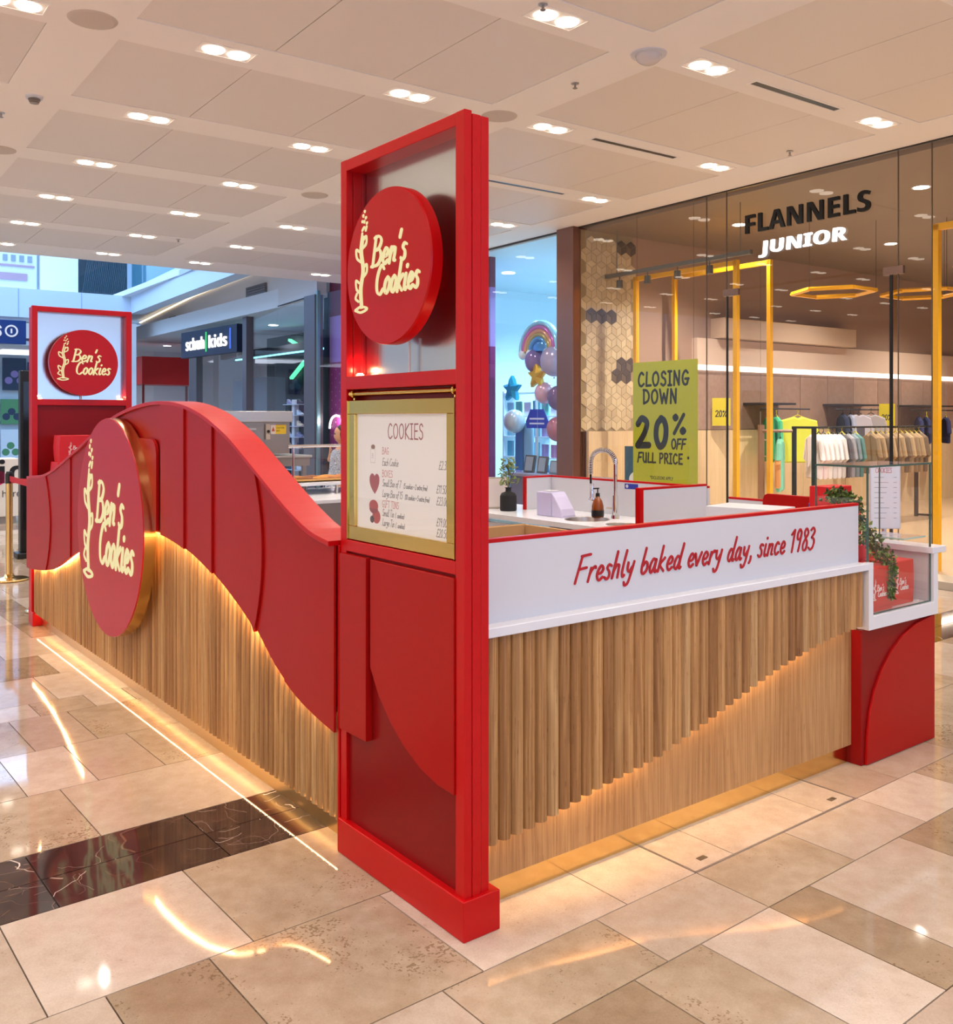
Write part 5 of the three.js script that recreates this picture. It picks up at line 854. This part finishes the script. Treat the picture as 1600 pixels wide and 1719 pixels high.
/* ---------- shoe shop front, further down on the right ---------- */
const SEG = [[6.73, -14.62], [6.75, -15.13], [7.1, -19.06], [7.4, -23.5], [8.35, -31.8]];
{
  const w = struct('window_4', [0, 0, 0], -PHI), fs = std(0xd9d6d8, 0.6), col = std(0x6d6468, 0.35, { metalness: .3 });
  const along = (i, g) => { const [a, b] = [SEG[i], SEG[i + 1]], ang = Math.atan2(b[0] - a[0], -(b[1] - a[1])); return g(Math.hypot(b[0] - a[0], b[1] - a[1])).rotateY(-ang).translate(a[0], 0, a[1]); };   // local: runs to -z from the start
  for (let i = 0; i < 4; i++) {
    mesh('fascia', along(i, (L) => bb(0, .2, 3.93, 4.86, -L - .02, 0)), fs, w); mesh('fascia_shadow_gap', along(i, (L) => bb(-.004, .02, 3.915, 3.935, -L, 0)), M.charcoal, w);
    mesh('cove_light_strip', along(i, (L) => bb(-.04, .0, 4.87, 4.9, -L, 0)), glow(0xffe2b8, 3), w);
    mesh('soffit', along(i, (L) => bb(-1.2, .3, 4.96, 5.1, -L - .05, 0)), std(0xbcc6d8, 0.6), w);
    if (i) mesh('glass_pane', along(i, (L) => new THREE.PlaneGeometry(L - .2, 3.85).rotateY(-Math.PI / 2).translate(.055, 1.995, -L / 2)), M.shopGlass, w);
  }
  for (const [x, z, d] of [[6.74, -14.85, .24], [7.1, -19.06, .12], [7.42, -23.55, .3]]) mesh('column', bb(x - .06, x + .12, 0, 3.93, z - d, z + d), col, w);
  for (const [x, y, z, W, H] of [[6.93, 4.36, -18.1, 1.1, .34], [7.66, 4.38, -26.2, .5, .4]]) mesh('vent_grille', merge([0, 1, 2, 3, 4, 5].map((k) => bb(x - .02, x + .02, y - H / 2 + k * H / 6, y - H / 2 + k * H / 6 + H / 7, z - W / 2, z + W / 2))), std(0x6e6a6e, 0.5), w);
  areaLight(10, .05, 0xffd9a8, 3, B(6.9, 4.92, -20), B(6.5, 4.4, -20));
  const r = struct('wall_shoe_shop', [0, 0, 0], -PHI), white = std(0xdfe2e6, 0.6);
  mesh('shop_floor', bb(6.9, 13, -.1, .02, -32, -14.7), std(0x9aa0a6, 0.4), r); mesh('shop_ceiling', bb(6.9, 13, 3.9, 4.3, -32, -14.7), white, r); mesh('back_wall', bb(12.8, 13, 0, 4, -32, -14.7), white, r); mesh('end_wall', bb(7, 13, 0, 4, -14.85, -14.65), M.blackMatt, r); mesh('end_wall', bb(8, 13, 0, 4, -32.2, -32), white, r);
  mesh('black_feature_wall', bb(9.0, 9.25, 0, 3.7, -22.3, -17.5), M.blackMatt, r); mesh('grey_block', merge([bb(8.1, 8.5, 0, 2.52, -22.5, -21.3), bb(8.1, 8.6, 0, 2.56, -21.2, -20.2)]), std(0x77757c, 0.5), r); mesh('black_beam', bb(8.8, 8.98, 3.2, 3.42, -24, -17.4), M.blackMatt, r);
  const tubes = r;
  mesh('cyan_tube', bar([8.78, 3.19, -24], [8.78, 3.19, -17.5], .04, .04), glow(0x7fe6ff, 3), tubes); mesh('green_tube', merge([bar([8.9, 3.55, -20.6], [8.9, 3.25, -19.7], .09, .06), bar([8.9, 2.55, -20.5], [8.9, 2.95, -19.7], .09, .06)]), glow(0x55f0a0, 2.2), tubes);
  for (const z of [-17, -20.5, -24.5, -29]) { const d = bthing('shop_lamp', `round lamp in the shoe shop ceiling, ${ord[[-17, -20.5, -24.5, -29].indexOf(z)]} from the purple window`, 'downlight', [8.4, 3.9, z], 0, 'shoe shop lamps'); mesh('lamp_disc', cyl(.12, .12, .01, 0, -.01, 0), glow(0xf2f6ff, 8), d); const l = new THREE.SpotLight(0xeaf2ff, 16, 0, 1.25, .6, 2); l.position.set(...B(8.4, 3.86, z)); l.target.position.set(...B(8.4, 0, z)); l.castShadow = true; l.shadow.radius = 1.5; scene.add(l, l.target); }
  const sg = bthing('shoe_shop_sign', 'dark navy shop sign box with glowing white lettering', 'sign', [7.02, 3.44, -21.1], Math.atan2(.3, 4.44));
  mesh('sign_box', bb(-.1, .05, -.34, .34, -1.75, 1.6, .01), std(0x16233f, 0.4), sg);
  const put = (txt, z0, wd, sz, m) => { const g = type(txt, sz, .02), b = g.boundingBox; g.translate(-b.min.x, -b.min.y, 0); g.scale(wd / (b.max.x - b.min.x), 1, 1); mesh('sign_lettering', g.rotateY(-Math.PI / 2).translate(-.1, -.16, z0), m, sg); };
  put('schuh', -1.4, 1.15, .3, glow(0xffffff, 2.4)); put('kids', .02, 1.05, .3, glow(0xffffff, 2.4)); mesh('green_bar', bb(-.115, -.1, -.24, .26, -.17, -.12), glow(0x35c46a, 1.6), sg); mesh('blue_bar', bb(-.115, -.1, -.24, .26, 1.22, 1.28), glow(0x3a62e0, 1.6), sg);
  const tw = bthing('shoe_tower', 'tall white display tower with rows of shoes', 'display stand', [7.8, .02, -17.9]); mesh('white_post', bb(-.06, .06, 0, 1.92, -.07, .07, .01), M.white, tw); mesh('shelf', merge([.3, .55, .8, 1.05, 1.3, 1.55, 1.8].map((y) => bb(-.12, .12, y, y + .015, -.42, .42))), M.white, tw);
  const shoeG = extrudeX([[-.13, 0], [.12, 0], [.13, .03], [.06, .06], [-.02, .075], [-.05, .11], [-.12, .12], [-.135, .05]], -.035, .035, .012); let i = 0;
  for (const y of [.315, .565, .815, 1.065, 1.315, 1.565, 1.815]) for (const z of [-.27, .27]) { const o = mesh('shoe', shoeG, std([0x2a2a34, 0xd8d6dc, 0x8a84a0, 0x1c1c22, 0xe6c9a8][i++ % 5], 0.6), scene); o.position.set(...B(7.8, y + .02, -17.9 + z)); o.rotation.y = -PHI; tag(o, `child's shoe on the display tower, ${ord[Math.floor((i - 1) / 2)]} shelf from below, ${z < 0 ? 'left' : 'right'} side`, 'shoe', 'shoes on the tower'); }
}
{ // red lit shop unit at the far end
  const t = bthing('red_shop_box', 'glowing red square shop canopy far behind the wave wall', 'canopy', [7.9, 0, -27.6], 0); mesh('canopy', bb(-.9, .9, 2.55, 3.4, -.6, .6, .01), std(0xd8201c, 0.4), t); mesh('counter', bb(-.9, .9, 0, 1.1, -.6, .6, .02), std(0x8a5a30, 0.5), t); mesh('post', merge([-.85, .85].flatMap((x) => [-.55, .55].map((z) => bb(x - .03, x + .03, 1.1, 2.56, z - .03, z + .03)))), std(0x8a2a20, 0.5), t);
}
/* ---------- atrium edge, upper floor and the far shop ---------- */
{
  const s = struct('wall_back', [0, 0, 0], -PHI), band = std(0xd3e0f0, 0.55), white = std(0xe8ecf2, 0.6);
  mesh('slab_edge', bb(-8, 6.25, 4.22, 5.0, -26.2, -25.5), band, s); mesh('slab_joint', merge([-5, -2, 1, 3.3, 4.9].map((x) => bb(x, x + .02, 4.23, 4.99, -25.505, -25.49))), std(0x9fb2c8, 0.6), s);
  mesh('balustrade_glass', bb(-8, 6.2, 5.05, 6.0, -25.66, -25.645), M.glass, s); mesh('handrail', bb(-8, 6.2, 6.0, 6.05, -25.69, -25.62), M.steel, s);
  const e = (x0, z0, x1, z1, g) => { const ang = Math.atan2(x1 - x0, -(z1 - z0)), L = Math.hypot(x1 - x0, z1 - z0); return g(L).rotateY(-ang).translate(x0, 0, z0); };
  mesh('slab_edge', e(5.7, -13.5, 6.25, -25.6, (L) => bb(0, .35, 4.5, 5.2, -L, 0)), band, s); mesh('balustrade_glass', e(5.75, -13.5, 6.25, -25.6, (L) => bb(.05, .065, 5.2, 6.2, -L, 0)), phy(0xbfe8ee, 0.02, { transmission: 1, thickness: 0 }), s);
  mesh('upper_floor', merge([bb(6.0, 12, 4.98, 5.12, -33, -13.5), bb(-8, 6.0, 4.9, 4.99, -33, -26.2)]), white, s);
  mesh('upper_shopfront', bb(3.0, 4.25, 5.0, 7.2, -28.6, -28.1), std(0xdfe0e4, 0.5), s); mesh('upper_white_block', bb(4.35, 5.4, 5.0, 7.4, -28.5, -28), std(0xf0f4f8, 0.5), s); mesh('upper_sign_band', merge([bb(2.6, 4.0, 5.55, 5.75, -28.1, -28.05), bb(2.4, 4.2, 5.95, 6.0, -28.1, -28.05)]), std(0xb08a98, 0.5), s); mesh('upper_window', merge([0, 1, 2, 3].map((k) => bb(3.35 + k * .22, 3.47 + k * .22, 6.1, 6.28, -28.1, -28.07))), std(0x8a929a, 0.4), s);
  for (let k = 0; k < 22; k++) mesh('curved_grille_slat', tube([[5.5 + k * .055, 5.05, -28], [5.5 + k * .055 + .05, 5.6, -27.9], [5.5 + k * .055 + .16, 6.2, -28], [5.5 + k * .05 + .32, 6.9, -28.2]], .014, 10, 5), std(0x33444f, 0.4, { metalness: .5 }), s);
  mesh('grille_back', bb(5.45, 6.95, 5.0, 7.2, -28.5, -28.4), std(0x24323c, 0.5), s);
  // shop under the slab
  mesh('shop_header', bb(-8, 6.2, 4.12, 4.22, -26.0, -25.6), white, s); mesh('shop_ceiling', bb(-8, 6.2, 3.5, 3.62, -32.5, -25.9), white, s); mesh('shop_back', bb(-8, 8.2, 0, 4.2, -32.6, -32.4), std(0xaab8c8, 0.5), s); mesh('side_pier', bb(5.6, 6.4, 0, 4.22, -26.2, -25.5), white, s);
  for (const x of [-2, 1.5, 4.5]) { areaLight(2.4, 2.4, 0xdfeaff, 4, B(x, 3.46, -29), B(x, 0, -29)); mesh('light_panel', bb(x - 1.2, x + 1.2, 3.47, 3.5, -30.2, -27.8), glow(0xdfeaff, 2.2), s); }
  const sg = bthing('blue_shop_sign', 'dark blue shop fascia sign at the far left', 'sign', [0, 0, -25.56]); mesh('fascia', bb(-6, 3.5, 3.5, 4.13, -.06, .06), std(0x12306c, 0.4), sg);
  mesh('letter_s', strokesGeo(penText('S', { size: .26 }).strokes, .05, .02).translate(2.76, 3.7, .06), glow(0xdfe8ff, 1), sg); mesh('ring_emblem', merge([new THREE.TorusGeometry(.14, .022, 8, 28).translate(3.14, 3.84, .07), bb(3.12, 3.16, 3.78, 3.9, .06, .08)]), glow(0xdfe8ff, 1), sg);
  const cols = [0x2a4a86, 0xe8f0f6, 0x9a86c0, 0x7fb8d8, 0x5f9a6a, 0xc89ac0, 0xd8dfe6, 0x34445c]; let i = 0;
  for (const [x, y, w, h] of [[2.5, .3, .5, .8], [3.1, .3, .5, .9], [3.75, .3, .4, .7], [2.4, 1.3, .6, .7], [3.1, 1.35, .55, .7], [3.7, 1.2, .4, .9], [2.5, 2.2, .5, .8], [3.15, 2.3, .6, .9], [3.8, 2.3, .4, .8]]) { const t = bthing('display_poster', `${['navy', 'white', 'violet', 'sky blue', 'green', 'lilac', 'pale grey', 'slate', 'navy'][i]} display panel in the far shop, ${y < 1 ? 'bottom' : y < 2 ? 'middle' : 'top'} row`, 'display', [x, y, -26.9], 0, 'far shop displays'); mesh('panel', bb(0, w, 0, h, -.05, .05, .01), std(cols[i++ % 8], 0.5), t); mesh('panel_print', merge([0, 1, 2].map((k) => new THREE.CircleGeometry(.1, 14).translate(w * (.25 + .25 * k), h * (.3 + .2 * (k % 2)), .051))), std(cols[(i + 2) % 8], 0.5), t); }
  mesh('display_back', bb(1.5, 4.6, 0, 3.3, -27.1, -26.98), std(0xcfdce8, 0.5), s);
}
{
  const t = bthing('info_counter', 'white information counter with black lettering at far left', 'counter', [0, 0, -12.7]); mesh('counter_body', bb(-1.8, 1.06, .1, .93, -.5, 0, .01), M.whiteWall, t); mesh('plinth', bb(-1.75, 1.03, 0, .1, -.45, -.02), std(0x8a8686, 0.5), t);
  const g = type('ic', .32, .006); mesh('lettering', g.translate(.78, .58, 0), M.black, t); mesh('pink_shape', new THREE.CylinderGeometry(.14, .14, .006, 6).rotateX(Math.PI / 2).translate(.76, .66, .003), std(0xd01a6a, 0.5), t); mesh('small_lettering', type('here', .09, .005, sansReg).translate(.84, .38, 0), M.charcoal, t);
  const d = bthing('display_totem', 'tall black digital totem behind the far pillar', 'totem', [.68, 0, -8.95]); mesh('casing', bb(-.27, .27, .06, 2.02, -.06, .06, .01), M.black, d); mesh('foot', bb(-.31, .31, 0, .06, -.12, .12, .01), std(0x1c1c1e, 0.5), d); mesh('screen', bb(-.24, .24, .3, 1.9, .06, .064), std(0x15161a, 0.1), d);
  const stan = (label, x, z) => { const q = bthing('stanchion', label, 'barrier post', [x, 0, z], 0, 'brass barrier posts'); mesh('base', lathe([[0, 0], [.17, 0], [.175, .012], [.15, .022], [.05, .034], [.034, .06], [0, .06]], 0, 0, 0, 32), M.brassBrushed, q); mesh('post', cyl(.03, .03, .86, 0, .04, 0), M.brassBrushed, q); mesh('belt_head', merge([cyl(.034, .034, .09, 0, .9, 0), cyl(.03, .024, .02, 0, .99, 0)]), M.black, q); return q; };
  const a = stan('brass barrier post with red belt at left edge', .06, -7.45); stan('second brass barrier post hidden behind red end post', .06, -5.75);
  const belt = bthing('barrier_belt', 'red barrier belt running from brass post behind kiosk', 'belt', [.06, .945, -7.45]); mesh('belt', bar([0, 0, .03], [.0, -.0, 1.66], .004, .05).translate(0, 0, 0), std(0xc01828, 0.7), belt); mesh('belt', bar([.02, -.02, .03], [.9, -.03, 1.2], .004, .05), std(0xb01422, 0.7), belt);
}
scene.traverse((o) => { if (o.isMesh) { o.castShadow = true; o.receiveShadow = true; } });
renderer.render(scene, camera);
